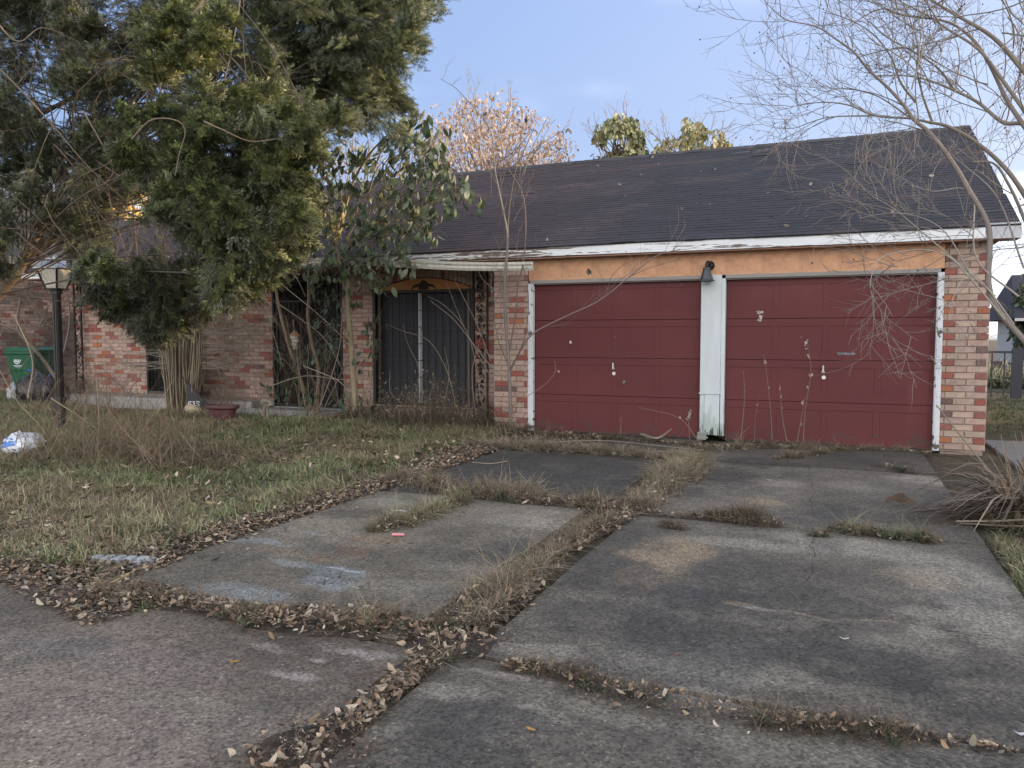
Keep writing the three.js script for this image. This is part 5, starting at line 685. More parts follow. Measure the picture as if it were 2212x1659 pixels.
// ---- bare crape myrtle at the right
{
  const b = V(3.1, 0, -7.4), s = thing('crape_myrtle', b, 'bare pale-barked tree spreading over the right end of the roof', 'tree'), inv = b.clone().negate(), r = rng(707), T = new MB(), tw = new MB(), gr = [.25, .225, .20], lt = [.36, .33, .29];
  const z3 = (X, Y) => [1504.5 + .3201 * X, .3201 * Y]; const mains = [];
  const limb = (l, t0, t1, a, k = .3, c = gr) => { const cv = smooth(l.map((q, i) => at(q[0], q[1], lerp(t0, t1, i / (l.length - 1)))), l.length * 5); T.tube(cv, (t) => a * (.42 + .2 * (1 - t)) * lerp(1, Math.max(k, .16), t), 7, jit(c, r, .12), false); mains.push([cv, a * .5, k]); };
  const root = [2420, 960];
  limb([root, [2330, 860], [2212, 735], [2140, 640], z3(1970, 1530), z3(1830, 1270), z3(1750, 1130), z3(1560, 880), z3(1480, 820), z3(1390, 700), z3(1290, 590), z3(1160, 470), z3(1060, 350), z3(950, 270), z3(810, 180), z3(600, 130), z3(480, 30)], 6.4, 6.6, .05, .09);
  limb([root, [2340, 800], [2290, 560], [2212, 419], z3(2080, 1130), z3(1900, 970), z3(1690, 850), z3(1570, 825), z3(1450, 800), z3(1200, 780), z3(1030, 710), z3(850, 690), z3(640, 720)], 6.5, 6.9, .046, .1);
  limb([root, [2350, 700], [2290, 420], z3(2212, 840), z3(2080, 830), z3(1900, 690), z3(1740, 610), z3(1560, 540), z3(1400, 510), z3(1200, 510)], 6.3, 6.8, .05, .12); limb([z3(1740, 610), z3(1640, 470), z3(1500, 370), z3(1300, 260), z3(1170, 150), z3(1050, 60)], 6.7, 6.9, .018, .3);
  limb([[2330, 560], [2290, 380], z3(2212, 850), z3(2100, 680), z3(1960, 400), z3(1850, 250), z3(1700, 150), z3(1380, 100), z3(1250, 60), z3(1100, 130), z3(1030, 190)], 6.2, 6.8, .04, .15); limb([[2330, 380], [2260, 210], z3(2212, 480), z3(2000, 250), z3(1750, 100), z3(1550, -20)], 6, 6.5, .05, .4); limb([[2300, 480], z3(2300, 900), z3(2080, 560), z3(1900, 330), z3(1700, 200), z3(1550, 100), z3(1300, -30)], 6.2, 6.6, .035, .25);
  limb([z3(1480, 690), z3(1380, 560), z3(1310, 380), z3(1180, 220), z3(1000, 120), z3(850, 80)], 6.6, 6.7, .018, .3); limb([z3(1590, 820), z3(1520, 620), z3(1490, 400), z3(1560, 290), z3(1640, 180)], 6.8, 6.6, .018, .35); limb([z3(1450, 800), z3(1200, 640), z3(950, 600), z3(720, 690)], 6.8, 6.9, .012, .4); limb([z3(1200, 780), z3(870, 795), z3(650, 865), z3(570, 860)], 6.9, 7, .012, .4);
  limb([[2200, 640], [2110, 560], z3(1860, 1300), z3(1780, 1270), z3(1600, 1290), z3(1450, 1250)], 6.4, 6.6, .014, .4, lt); limb([[2170, 690], [2095, 600], [2050, 555], [2000, 540], [1940, 545], [1900, 560], [1880, 610], [1885, 640], [1900, 665]], 6.3, 6.2, .012, .3, lt); limb([[2190, 700], [2130, 620], [2095, 590], [2060, 640], [2050, 690]], 6.3, 6.3, .012, .3, lt); limb([[2150, 640], [2060, 560], [1990, 500], [1930, 450], [1880, 420], [1840, 380]], 6.4, 6.5, .012, .3, lt); limb([[2100, 600], [2040, 500], [1990, 470], [1930, 460], [1860, 470]], 6.4, 6.4, .01, .3, lt); limb([[2212, 580], [2150, 420], [2080, 355], z3(1500, 870)], 6.4, 6.6, .014, .4); limb([root, [2370, 780], [2250, 560], [2180, 400], z3(2000, 1100), [2100, 350]], 6.6, 7.0, .04, .4);
  const tips = [], o = { r, wander: .34, up: .045, kids: [4, 3], ang: .7, max: 2, col: [.20, .18, .16], lk: .55, step: .07, min: .0021, tips };
  mains.forEach(([cv, a, k], i) => { const L = cv.length, n = i === 10 ? 10 : Math.round(L * .23); for (let j = 0; j < n; j++) { const t = lerp(i < 3 ? .42 : .2, 1, r()), q = cv[Math.min(L - 1, Math.floor(t * L))], e = cv[Math.min(L - 1, Math.floor(t * L) + 1)].clone().sub(cv[Math.max(0, Math.floor(t * L) - 1)]).normalize(), d = e.multiplyScalar(.5).add(V(r() - .5, r() - .35, r() - .5).multiplyScalar(1.5)); grow(tw, q, d, .35 + .5 * r(), Math.max(.003, a * lerp(1, k, t) * .4), 0, o); } });
  // more of the crown out of sight and along the top right corner
  for (let k = 0; k < 40; k++) { const p = at(1950 + 300 * r(), -60 + 260 * r(), 5.8 + r()); grow(tw, p, V(-.5 + r() * .7, r() - .2, r() - .5), .5 + .4 * r(), .006, 0, o); }
  // low tangle before the eave
  for (let k = 0; k < 9; k++) { const p = at(1930 + 190 * r(), 430 + 190 * r(), 6.3 + .4 * r()); grow(tw, p, V(-.7 + r() * .5, (r() - .5) * .8, (r() - .5) * .6), .3 + .3 * r(), .004, 0, o); }
  const pods = tips.filter(() => r() < .16).map(([p]) => ({ m: mat4(p.clone().add(inv), eul(r() * 6, r() * 6, 0), V(.006, .008, .006)), c: col3(...jit([.06, .045, .035], r, .3)) }));
  inst('seed_pod', new THREE.IcosahedronGeometry(1, 1), std({ roughness: .9 }), pods, s);
  const a = T.build('limb', M.bark, s); a.position.copy(inv); const w = tw.build('twig', M.twig, s); w.position.copy(inv); w.userData.kind = 'stuff';
}
// ---- dead strap-leaved plant at the right edge of the driveway
{
  const b = V(1.45, 0, -6.75), s = thing('dead_plant', b, 'collapsed clump of dead strap leaves at the right edge of the driveway', 'plant'), r = rng(808), L = new MB(), T = new MB();
  const cs = [[.20, .15, .105], [.145, .11, .08], [.26, .20, .14], [.11, .085, .065], [.20, .13, .085]];
  for (let k = 0; k < 330; k++) { const a = r() * 6.283, q = Math.sqrt(r()) * .36, x = Math.cos(a) * q * 1.1, z = Math.sin(a) * q, h = .14 + .42 * r() * r() + .08, out = .2 + .55 * r(), d = V(Math.cos(a + (r() - .5) * 1.5), 0, Math.sin(a + (r() - .5) * 1.5)), fall = r(), pts = []; for (let i = 0; i <= 7; i++) { const t = i / 7; pts.push(V(x, 0, z).addScaledVector(d, out * t * (.4 + .8 * t)).add(V((r() - .5) * .02, h * (Math.sin(t * (1.5 + fall * 1.5)) / 1) * (fall > .5 ? 1 : .9), (r() - .5) * .02))); pts[i].y = Math.max(.005, pts[i].y); } const w = .006 + .014 * r(), sd = V(-d.z, (r() - .5) * .8, d.x); L.ribbon(pts, t => w * (1 - .85 * t * t) * (.8 + .4 * Math.sin(t * 7 + k)), sd, jit(cs[k % 5], r, .3), .4); }
  for (let k = 0; k < 70; k++) { const z = .15 + .35 * (r() - .5), x0 = -.1 - .3 * r(), n = V(-1, 0, .25 + .5 * (r() - .5)), l = .3 + .7 * r(), pts = []; for (let i = 0; i <= 6; i++) { const t = i / 6; pts.push(V(x0, .14 * (1 - t) + .01 + .05 * r(), z).addScaledVector(n, l * t).add(V(0, .07 * Math.sin(t * 3) * r(), .03 * (r() - .5)))); } const w = .006 + .012 * r(); L.ribbon(pts, t => w * (1 - .6 * t), V(.2, .3, 1), jit(cs[k % 5], r, .3), .4); }
  for (let k = 0; k < 22; k++) { const a = r() * 6.283, q = Math.sqrt(r()) * .35; T.tube(smooth([V(Math.cos(a) * q, 0, Math.sin(a) * q), V(Math.cos(a) * q * 1.3, .35, Math.sin(a) * q * 1.3), V(Math.cos(a) * (q * 1.6 + .1 * r()), (.45 + .3 * r()), Math.sin(a) * (q * 1.6 + .1))], 8), [.006, .0025], 4, jit([.27, .20, .135], r, .3), false); }
  T.tube(smooth([V(-.75, .03, .42), V(-.4, .05, .35), V(0, .09, .2), V(.2, .12, .1)], 10), [.008, .016], 6, [.26, .21, .17], false); T.tube(smooth([V(-.72, .02, .44), V(-.3, .03, .42), V(.1, .07, .3)], 10), [.006, .014], 6, [.14, .11, .09], false); T.tube(smooth([V(-.78, .9, -1.0), V(-.5, .5, -.6), V(-.2, .1, -.1)], 10), [.006, .01], 5, [.2, .16, .12], false);
  s.scale.setScalar(.86); const o = L.build('dead_leaf', M.leaf, s); o.userData.kind = 'stuff'; const q = T.build('stalk', M.twig, s); q.userData.kind = 'stuff';
  const big = (pts, w, c, n) => { const m = new MB(); m.ribbon(smooth(pts, 12), t => w * Math.pow(Math.sin(Math.PI * clamp(t * .95 + .03)), .6) * (1 + .25 * Math.sin(t * 16)), V(.15, .75, .4), t => c.map(x => x * (.85 + .3 * Math.sin(t * 9) * .5 + .15)), .35); m.build('broad_leaf', M.leaf, s); };
  { const q = G(1945, 1092).sub(b).multiplyScalar(1 / .86); big([V(q.x - .13, .02, q.z + .02), V(q.x - .05, .06, q.z), V(q.x + .05, .045, q.z - .02), V(q.x + .12, .015, q.z - .02)], .05, [.15, .11, .088]); } big([V(-.05, .02, .45), V(.1, .1, .5), V(.2, .3, .5), V(.42, .3, .45), V(.6, .16, .4)], .04, [.4, .3, .22]); big([V(.75, .9, -.3), V(.62, .65, -.25), V(.6, .4, -.2)], .09, [.28, .19, .13]); big([V(-.25, .03, .55), V(-.05, .03, .62), V(.15, .08, .6)], .045, [.36, .27, .19]);
  const r2 = rng(9), S = []; for (let k = 0; k < 420; k++) { const a = r2() * 6.283, q = Math.sqrt(r2()) * .65; S.push({ m: place(Math.cos(a) * q * 1.2, 0, Math.sin(a) * q, r2, .9, 1.2), c: col3(...jit(r2() < .6 ? DRYB : r2() < .6 ? [.07, .10, .04] : BROWN, r2, .3)) }); } inst('dry_grass', straw[0], grassMat, S, s);
}
// ---- dead weeds under the wide window, twiggy scrub by the lamp post
function scrub(label, name, c, n, sp, fn, col, seed, cat = 'weeds') {
  const s = thing(name, c, label, cat), r = rng(seed), T = new MB(), tips = []; for (let k = 0; k < n; k++) { const x = (r() + r() - 1) * sp[0], z = (r() + r() - 1) * sp[1], f = fn(x, z, r); grow(T, V(x, -.02, z), f.d, f.L, f.rad, 0, { r, wander: f.w, up: f.up ?? 0, kids: f.kids, ang: f.ang ?? .6, max: f.kids.length, col: col[Math.floor(r() * col.length)], lk: .55, step: .07, min: .0015, tips }); }
  const o = T.build('twig', M.twig, s); o.userData.kind = 'stuff'; return [s, tips, r];
}
{
  const c = V(-5.75, .0, -10.45), [s, tips, r] = scrub('dark tangle of dead weeds under the wide barred window', 'weed_patch', c, 420, [1.6, .75], (x, z, r) => ({ d: V((r() - .5) * .9, 1, (r() - .5) * .7), L: (.16 + .46 * r() * r()) * (1 + .5 * Math.exp(-(x - .3) * (x - .3) * 2)), rad: .0035, w: .22, kids: [3], ang: .5 }), [[.12, .092, .07], [.08, .065, .052], [.16, .125, .092]], 11);
  const S = [], K = []; for (let k = 0; k < 2200; k++) { const x = (r() + r() - 1) * 1.85, z = (r() + r() - 1) * .85; S.push({ m: place(x, -.03, z, r, 1.2, .9), c: col3(...jit(r() < .45 ? [.075, .062, .042] : r() < .6 ? [.10, .075, .052] : [.045, .06, .032], r, .35)) }); } inst('dry_grass', straw[1], grassMat, S, s);
  for (const [p] of tips) if (r() < .3) for (let k = 0; k < 2; k++) K.push({ m: mat4(p.clone().add(V((r() - .5) * .03, (r() - .5) * .04, 0)), eul(r() * 6, r() * 6, r() * 6), .035), c: col3(...jit([.2, .165, .115], r, .3)) }); inst('seed_head', small, M.leafI, K, s);
  const T = new MB(); for (const l of [[[1150 - 260, 880], [905, 800], [880, 740], [870, 700]], [[985, 880], [965, 800], [925, 735], [870, 715], [835, 700]], [[955, 885], [970, 810], [960, 750]], [[1025, 880], [1020, 800], [1035, 740], [1045, 690]], [[1040, 870], [1010, 720], [960, 660], [925, 640]], [[900, 890], [845, 850], [842, 800]], [[1080, 850], [1030, 760], [1000, 700], [960, 600]]]) T.tube(smooth(l.map(q => onZ(q[0], q[1], -10.55)), 14), [.008, .003], 4, jit([.22, .18, .14], r, .2), false); const o = T.build('stalk', M.twig, s); o.position.copy(c.clone().negate());
}
{
  const b = V(.0, 0, -9.95), s = thing('weed_stalks', b, 'few tall dry weed stalks standing before the right garage door', 'weeds'), T = new MB(), inv = b.clone().negate(), r = rng(61), K = [];
  for (const [l, n] of [[[[1668, 950], [1664, 880], [1655, 800], [1650, 765]], 6], [[[1700, 955], [1690, 900], [1684, 830]], 4], [[[1735, 955], [1740, 880], [1752, 800], [1744, 735]], 12], [[[1630, 955], [1632, 900], [1640, 850]], 3], [[[1722, 955], [1728, 920], [1738, 860]], 5], [[[1600, 955], [1608, 860], [1606, 800]], 2], [[[1490, 950], [1488, 910], [1492, 880]], 6], [[[1510, 955], [1470, 905], [1380, 880]], 1], [[[1340, 950], [1342, 900]], 1]]) { const cv = smooth(l.map(q => onZ(q[0], q[1], -10.1)), 10); T.tube(cv, [.005, .0025], 4, jit([.17, .13, .10], r, .25), false); for (let k = 0; k < n; k++) { const p = cv[Math.floor(lerp(5, 10, r()))]; K.push({ m: mat4(p.clone().add(inv).add(V((r() - .5) * .03, (r() - .5) * .03, 0)), dirQ(V(r() - .5, 1, r() - .5), r() * 6), .045), c: col3(...jit([.30, .24, .19], r, .35)) }); } }
  inst('seed_head', small, M.leafI, K, s); const o = T.build('stalk', M.twig, s); o.position.copy(inv);
}
{
  const c = G(230, 985), [s, tips, r] = scrub('brown twiggy scrub spreading round the foot of the lamp post', 'scrub', V(c.x, -.03, c.z), 120, [1.7, .9], (x, z, r) => ({ d: V((r() - .35) * 1.6, .55 + .3 * r(), (r() - .5) * .9), L: .35 + .75 * r() * r(), rad: .005, w: .2, kids: [4, 2], ang: .6 }), [[.20, .145, .095], [.155, .12, .085], [.25, .185, .125]], 12, 'shrub');
  const S = []; for (let k = 0; k < 1500; k++) { const x = (r() + r() - 1) * 2.0, z = (r() + r() - 1) * 1.1; S.push({ m: place(x, -.02, z, r, 1.05, 1.1), c: col3(...jit(r() < .4 ? BROWN : r() < .5 ? DRYB : [.10, .095, .055], r, .35)) }); } inst('dry_grass', straw[1], grassMat, S, s);
  const T = new MB(); for (const l of [[[0, 800, 10], [40, 870, 9.8], [95, 930, 9.6], [120, 990, 9.3]], [[290, 960, 9.6], [340, 880, 9.8], [375, 820, 10]], [[110, 860, 9.6], [200, 920, 9.4], [280, 990, 9]], [[330, 985, 8.9], [260, 960, 9.2], [180, 980, 9.2]], [[215, 960, 9.4], [212, 860, 9.6], [205, 780, 9.7]], [[60, 860, 9.2], [70, 780, 9.5], [30, 680, 9.8]]]) T.tube(smooth(limbOf(l), 14), [.010, .004], 4, jit([.27, .21, .155], r, .2), false); const o = T.build('stalk', M.twig, s); o.position.copy(V(c.x, -.03, c.z).negate());
  const [s2] = scrub('low dry brush along the left wall beside the black bags', 'scrub', V(-13.6, .0, -10.4), 70, [1.9, .5], (x, z, r) => ({ d: V((r() - .5) * 1.4, 1, (r() - .5) * .8), L: .35 + .75 * r(), rad: .005, w: .22, kids: [3, 2], ang: .6 }), [[.19, .15, .11], [.14, .11, .085]], 13, 'shrub');
  const [s3] = scrub('thin bare weeds beside the broken planter sign', 'weed_patch', V(-9.6, .0, -10.2), 60, [1.3, .4], (x, z, r) => ({ d: V((r() - .5) * .9, 1, (r() - .5) * .6), L: .25 + .4 * r(), rad: .004, w: .2, kids: [3], ang: .5 }), [[.19, .145, .10], [.13, .1, .075]], 14);
}
// ---- crooked bare bush at the left, behind the lamp post
{
  const b = V(-14.9, 0, -10.9), s = thing('bare_bush', b, 'crooked bare branch leaning over the green bin', 'bush'), T = new MB(), inv = b.clone().negate(), r = rng(15);
  for (const [l, a] of [[[[150, 890, 15.2], [140, 850, 15.1], [118, 812, 15], [80, 760, 15], [40, 715, 14.9], [38, 690, 14.9], [45, 640, 14.8]], .045], [[[40, 715, 14.9], [0, 700, 14.8], [-40, 690, 14.8]], .03], [[[118, 812, 15], [135, 770, 15], [150, 700, 15], [148, 640, 15]], .03]]) T.tube(smooth(limbOf(l), 20), [a, a * .4], 7, [.22, .18, .15], false);
  const o = { r, wander: .25, up: .02, kids: [4, 3], ang: .6, max: 2, col: [.2, .165, .13], lk: .5, step: .1, min: .002 }; for (let k = 0; k < 9; k++) grow(T, at(lerp(38, 118, r()), lerp(700, 812, r()), 15), V(r() - .5, r(), r() - .5), .5 + .5 * r(), .012, 0, o);
  const m = T.build('branch', M.bark, s); m.position.copy(inv);
}
// ---- trees beyond the house
function backTree(label, px, base, top, t, w, ry, leafC, n, size, seed, thin = .42) {
  const g = at(px, base, t); g.y = 0; const H = at(px, top, t).y, tree = thing('background_tree', g, label, 'tree', null), r = rng(seed), T = new MB(), L = [], c0 = V(0, H - ry, 0);
  T.tube(smooth([V(0, 0, 0), V(.15, H * .25, 0), V(0, Math.max(H * .5, H - 2 * ry), .1)], 8), [.02 * H, .010 * H], 7, [.2, .165, .14]);
  const inE = () => { let d; do d = V(r() * 2 - 1, r() * 2 - 1, r() * 2 - 1); while (d.length() > 1); const f = .78 + .44 * fbm(d.x * 2.3 + seed, d.y * 2.3 + d.z * 2, 3); return V(d.x * w * f, d.y * ry * f, d.z * w * f).add(c0); };
  const o = { r, wander: .22, up: .04, kids: [3, 2], ang: .5, max: 2, col: [.30, .24, .20], lk: .5, step: .15, min: .006 };
  const B = Math.round(26 + w * 22); for (let k = 0; k < B; k++) { const e = inE(), a = V(0, lerp(Math.max(0, H - 2.4 * ry), H - ry * 1.1, r()), 0), m = a.clone().lerp(e, .5).add(V((r() - .5) * .4, -.15, (r() - .5) * .4)); T.tube(smooth([a, m, e], 7), [.035, .010], 4, jit([.28, .22, .18], r, .2), false); if (k % 2) grow(T, e, e.clone().sub(a).normalize().add(V(0, .6, 0)), .5 + .4 * r(), .011, 0, o); }
  let q = 0; for (let k = 0; q < n && k < n * 6; k++) { const p = inE(); if (fbm(p.x * 1.5 + seed * 3, p.y * 1.5 + p.z * .9, 4) < thin) continue; q++; L.push({ m: mat4(p, dirQ(V(r() - .5, -.6 + .9 * (r() - .5), r() - .5), r() * 6), size * (.6 + .8 * r())), c: col3(...jit(leafC[Math.floor(r() * leafC.length)], r, .25)) }); }
  inst('foliage', small, M.leafI, L, tree); T.build('trunk', M.bark, tree); return tree;
}
backTree('pinkish bare-leaved tree behind the middle of the roof', 1048, 760, 216, 27, 3.0, 2.2, [[.42, .31, .26], [.36, .265, .225], [.46, .37, .29], [.42, .29, .15], [.30, .21, .18]], 7000, .11, 21, .49);
backTree('green magnolia-like treetop behind the roof, left of its pair', 1332, 760, 246, 27, .95, 1.25, [[.18, .19, .085], [.13, .15, .065], [.32, .30, .16]], 1700, .20, 22, .46);
backTree('lower golden-green treetop behind the roof, right of its pair', 1490, 760, 268, 27, 1.35, 1.1, [[.26, .24, .12], [.18, .18, .085], [.36, .32, .17]], 1700, .18, 23, .45);
backTree('whitish thin-twigged tree behind the entrance', 790, 760, 300, 28, 2.6, 2.0, [[.40, .34, .29], [.46, .41, .36], [.3, .26, .22]], 1500, .12, 24, .45);
backTree('sunlit yellow tree behind the left end of the roof', 290, 790, 390, 36, 5.5, 3, [[.62, .42, .11], [.58, .34, .09], [.5, .4, .15]], 7000, .26, 25, .4);
backTree('golden tree behind the neighbouring wall at the far left', 10, 790, 430, 34, 3.5, 3, [[.62, .40, .11], [.55, .3, .09], [.42, .35, .14]], 5000, .26, 26, .4);
backTree('dark evergreen behind the fence at the right edge', 2232, 760, 585, 38, 1.1, 2.2, [[.04, .06, .03], [.05, .075, .035]], 2200, .26, 27, .35);
// ================================================================== THINGS ABOUT THE YARD
// ---- lamp post
{
  const b = V(-10.33, -.03, -7.76), l = thing('lamp_post', b, 'black post lantern with pale glass panes under the juniper', 'lamp post', null, .2), p = new MB();
  const sq = .05; p.box(-sq, sq, 0, .5, -sq, sq); p.box(-sq * .82, sq * .82, .5, 2.02, -sq * .82, sq * .82); for (const s of [-1, 1]) { p.box(s * .018 - .008, s * .018 + .008, .52, 2.0, sq * .82, sq * .82 + .008); p.box(sq * .82, sq * .82 + .008, .52, 2.0, s * .018 - .008, s * .018 + .008); } p.box(-.058, .058, .48, .53, -.058, .058); p.box(-.055, .055, 2.0, 2.06, -.055, .055);
  p.build('post', std({ color: lin(.028, .025, .024), roughness: .5 }), l);
  const f = new MB(), y0 = 2.06, y1 = 2.36, a = .092, c = .165; f.box(-a - .02, a + .02, y0, y0 + .022, -a - .02, a + .02); for (const [sx, sz] of [[1, 1], [1, -1], [-1, 1], [-1, -1]]) f.bar(V(sx * a, y0 + .02, sz * a), V(sx * c, y1, sz * c), .026, .026); for (const s of [-1, 1]) { f.bar(V(-c, y1, s * c), V(c, y1, s * c), .03, .022); f.bar(V(s * c, y1, -c), V(s * c, y1, c), .03, .022); } f.build('lantern_frame', M.iron, l);
  const gm = new THREE.MeshPhysicalMaterial({ color: lin(.80, .76, .66), roughness: .5, transmission: .25, thickness: 0, side: THREE.DoubleSide });
  for (let k = 0; k < 4; k++) { const m = new MB(); m.quad(V(-a + .01, y0 + .022, a), V(a - .01, y0 + .022, a), V(c - .01, y1, c), V(-c + .01, y1, c), [1, 1, 1]); m.quad(V(a - .01, y0 + .022, a - .006), V(-a + .01, y0 + .022, a - .006), V(-c + .01, y1, c - .006), V(c - .01, y1, c - .006), [1, 1, 1]); const o = m.build('pane', gm, l); o.rotation.y = k * Math.PI / 2; }
  const cap = new MB(); const e = c + .03; for (const [u, v] of [[[-e, e], [e, e]], [[e, e], [e, -e]], [[e, -e], [-e, -e]], [[-e, -e], [-e, e]]]) { cap.quad(V(u[0], y1 + .01, u[1]), V(v[0], y1 + .01, v[1]), V(v[0] * .42, y1 + .13, v[1] * .42), V(u[0] * .42, y1 + .13, u[1] * .42), [1, 1, 1]); } cap.box(-e * .42, e * .42, y1 + .12, y1 + .15, -e * .42, e * .42); cap.box(-e, e, y1 - .002, y1 + .01, -e, e); cap.add(new THREE.SphereGeometry(.028, 10, 8), new THREE.Matrix4().makeTranslation(0, y1 + .17, 0)); cap.build('cap', std({ color: lin(.5, .55, .57), roughness: .35, metalness: .3 }), l);
}
// ---- wheeled bin
{
  const p = at(76, 800, 17.2); const b = thing('wheeled_bin', V(p.x, 0, p.z), 'green wheeled rubbish bin with round white emblem by the left wall', 'bin', null, .25), m = new MB(), g = [.018, .115, .062];
  const ring = (y, w, d, z) => [V(-w, y, d + z), V(w, y, d + z), V(w, y, -d + z), V(-w, y, -d + z)], R = [ring(.03, .25, .27, 0), ring(.62, .295, .345, .02), ring(.64, .31, .36, .02), ring(.98, .33, .39, .03), ring(1.0, .355, .42, .03), ring(1.05, .355, .42, .03)];
  for (let k = 0; k + 1 < R.length; k++) for (let j = 0; j < 4; j++) m.quad(R[k][j], R[k][(j + 1) % 4], R[k + 1][(j + 1) % 4], R[k + 1][j], g); m.quad(...R[0].slice().reverse(), g); const gm = std({ vertexColors: true, roughness: .45 }); m.build('body', gm, b);
  const ld = new MB(); const l0 = ring(1.055, .37, .44, .03), l1 = ring(1.085, .37, .44, .03), l2 = ring(1.13, .30, .36, .02); for (const [u, v] of [[l0, l1], [l1, l2]]) for (let j = 0; j < 4; j++) ld.quad(u[j], u[(j + 1) % 4], v[(j + 1) % 4], v[j], g); ld.quad(...l2, g); ld.quad(...l0.slice().reverse(), g); for (const x of [-.15, 0, .15]) ld.box(x - .03, x + .03, 1.128, 1.142, -.3, .3, g); ld.box(-.2, .2, 1.06, 1.09, -.47, -.4, g); ld.build('lid', gm, b);
  const wh = new MB(); for (const s of [-1, 1]) wh.add(new THREE.CylinderGeometry(.12, .12, .05, 18), new THREE.Matrix4().makeRotationZ(Math.PI / 2).setPosition(s * .26, .12, -.25), [.03, .03, .03]); wh.build('wheel', M.vcol, b);
  const em = new MB(); const z = .395, tl = new THREE.Matrix4().makeRotationX(-.10); em.add(new THREE.RingGeometry(.066, .085, 24), tl.clone().setPosition(-.08, .86, z + .014)); em.add(new THREE.CircleGeometry(.052, 20), tl.clone().setPosition(-.08, .86, z + .014), [.8, .82, .85]); em.box(-.18, .02, .735, .748, z - .02, z + .003); em.box(-.15, .0, .71, .72, z - .02, z + .001); em.add(new THREE.CircleGeometry(.02, 6), tl.clone().setPosition(-.08, .86, z + .017), [.25, .4, .35]); em.build('emblem', std({ vertexColors: true, color: lin(.72, .75, .78), roughness: .6, side: THREE.DoubleSide }), b);
}
// ---- bags
function bag(name, p, R, label, mat, seed, tie) {
  const g = new THREE.SphereGeometry(1, 40, 30), q = V(0, 0, 0), b = thing(name, p, label, 'bag', null, seed), A = g.attributes.position;
  for (let i = 0; i < A.count; i++) { q.fromBufferAttribute(A, i); const a = Math.atan2(q.z, q.x), f = fbm(Math.cos(a) * 2.2 + seed, Math.sin(a) * 2.2 + q.y * 1.2, 4), cr = Math.abs(fbm(Math.cos(a) * 5 + seed * 2, Math.sin(a) * 5 + q.y * 2.4, 3) - .5), top = tie ? sstep(.35, 1, q.y) : 0, s = (.72 + .5 * f + .45 * cr) * (1 - .55 * top + .1 * top * Math.sin(a * 9)); let y = q.y; if (y < -.55) y = -.55 + (y + .55) * .25; A.setXYZ(i, q.x * R[0] * s, (y + .62) * R[1] * (.72 + .55 * fbm(q.x * 2.4 + seed, q.z * 2.4, 3)), q.z * R[2] * s); }
  g.computeVertexNormals(); put('sack', g, mat, b); return b;
}
{
  const blk = std({ color: lin(.028, .028, .034), roughness: .32 }), blue = std({ color: lin(.05, .13, .42), roughness: .5 });
  const tie = (b, y, seed) => { const m = new MB(), r = rng(seed); m.tube(smooth([V(-.14, y - .03, .03), V(-.04, y + .0, .05), V(.05, y + .03, .02), V(.12, y + .05, 0), V(.17, y + .06, .03), V(.12, y + .04, .05), V(.03, y + .0, .06)], 16), [.015, .012], 6); m.tube(smooth([V(.05, y + .03, .02), V(.0, y + .07, .0), V(-.06, y + .03, -.02)], 8), [.012, .012], 6); m.build('drawstring', blue, b); };
  const p1 = at(70, 840, 16.2), p2 = at(112, 842, 15.8), b1 = bag('rubbish_bag', V(p1.x, -.02, p1.z), [.30, .42, .30], 'black rubbish bag with blue drawstring nearest the green bin', blk, 3.1, true), b2 = bag('rubbish_bag', V(p2.x, -.02, p2.z), [.32, .38, .30], 'black rubbish bag with blue drawstring right beside the lamp post', blk, 5.7, true); tie(b1, .64, 1); tie(b2, .57, 2);
  const wt = tex(512, 256, (u, v) => { const n = fbm(u * 18 + 4, v * 14, 4), in1 = Math.hypot((u - .44) * 8, (v - .62) * 11) < 1 && n > .36, in2 = Math.hypot((u - .40) * 10, (v - .74) * 18) < 1 && n > .4; return in1 || in2 ? [.10, .25, .62] : [.74, .77, .80]; });
  const pw = G(50, 974), wb = bag('plastic_bag', V(pw.x, -.03, pw.z), [.30, .155, .20], 'white plastic bag with blue print lying in the left grass', std({ map: wt, roughness: .4 }), 8.2, false); wb.rotation.y = -1.1;
  const pc = at(27, 836, 16.4), cb = bag('clear_bottle', V(pc.x, -.02, pc.z), [.10, .26, .10], 'crumpled clear plastic bottle at the foot of the green bin', new THREE.MeshPhysicalMaterial({ color: lin(.75, .78, .82), roughness: .25, transmission: .55, thickness: 0 }), 2.2, true);
}
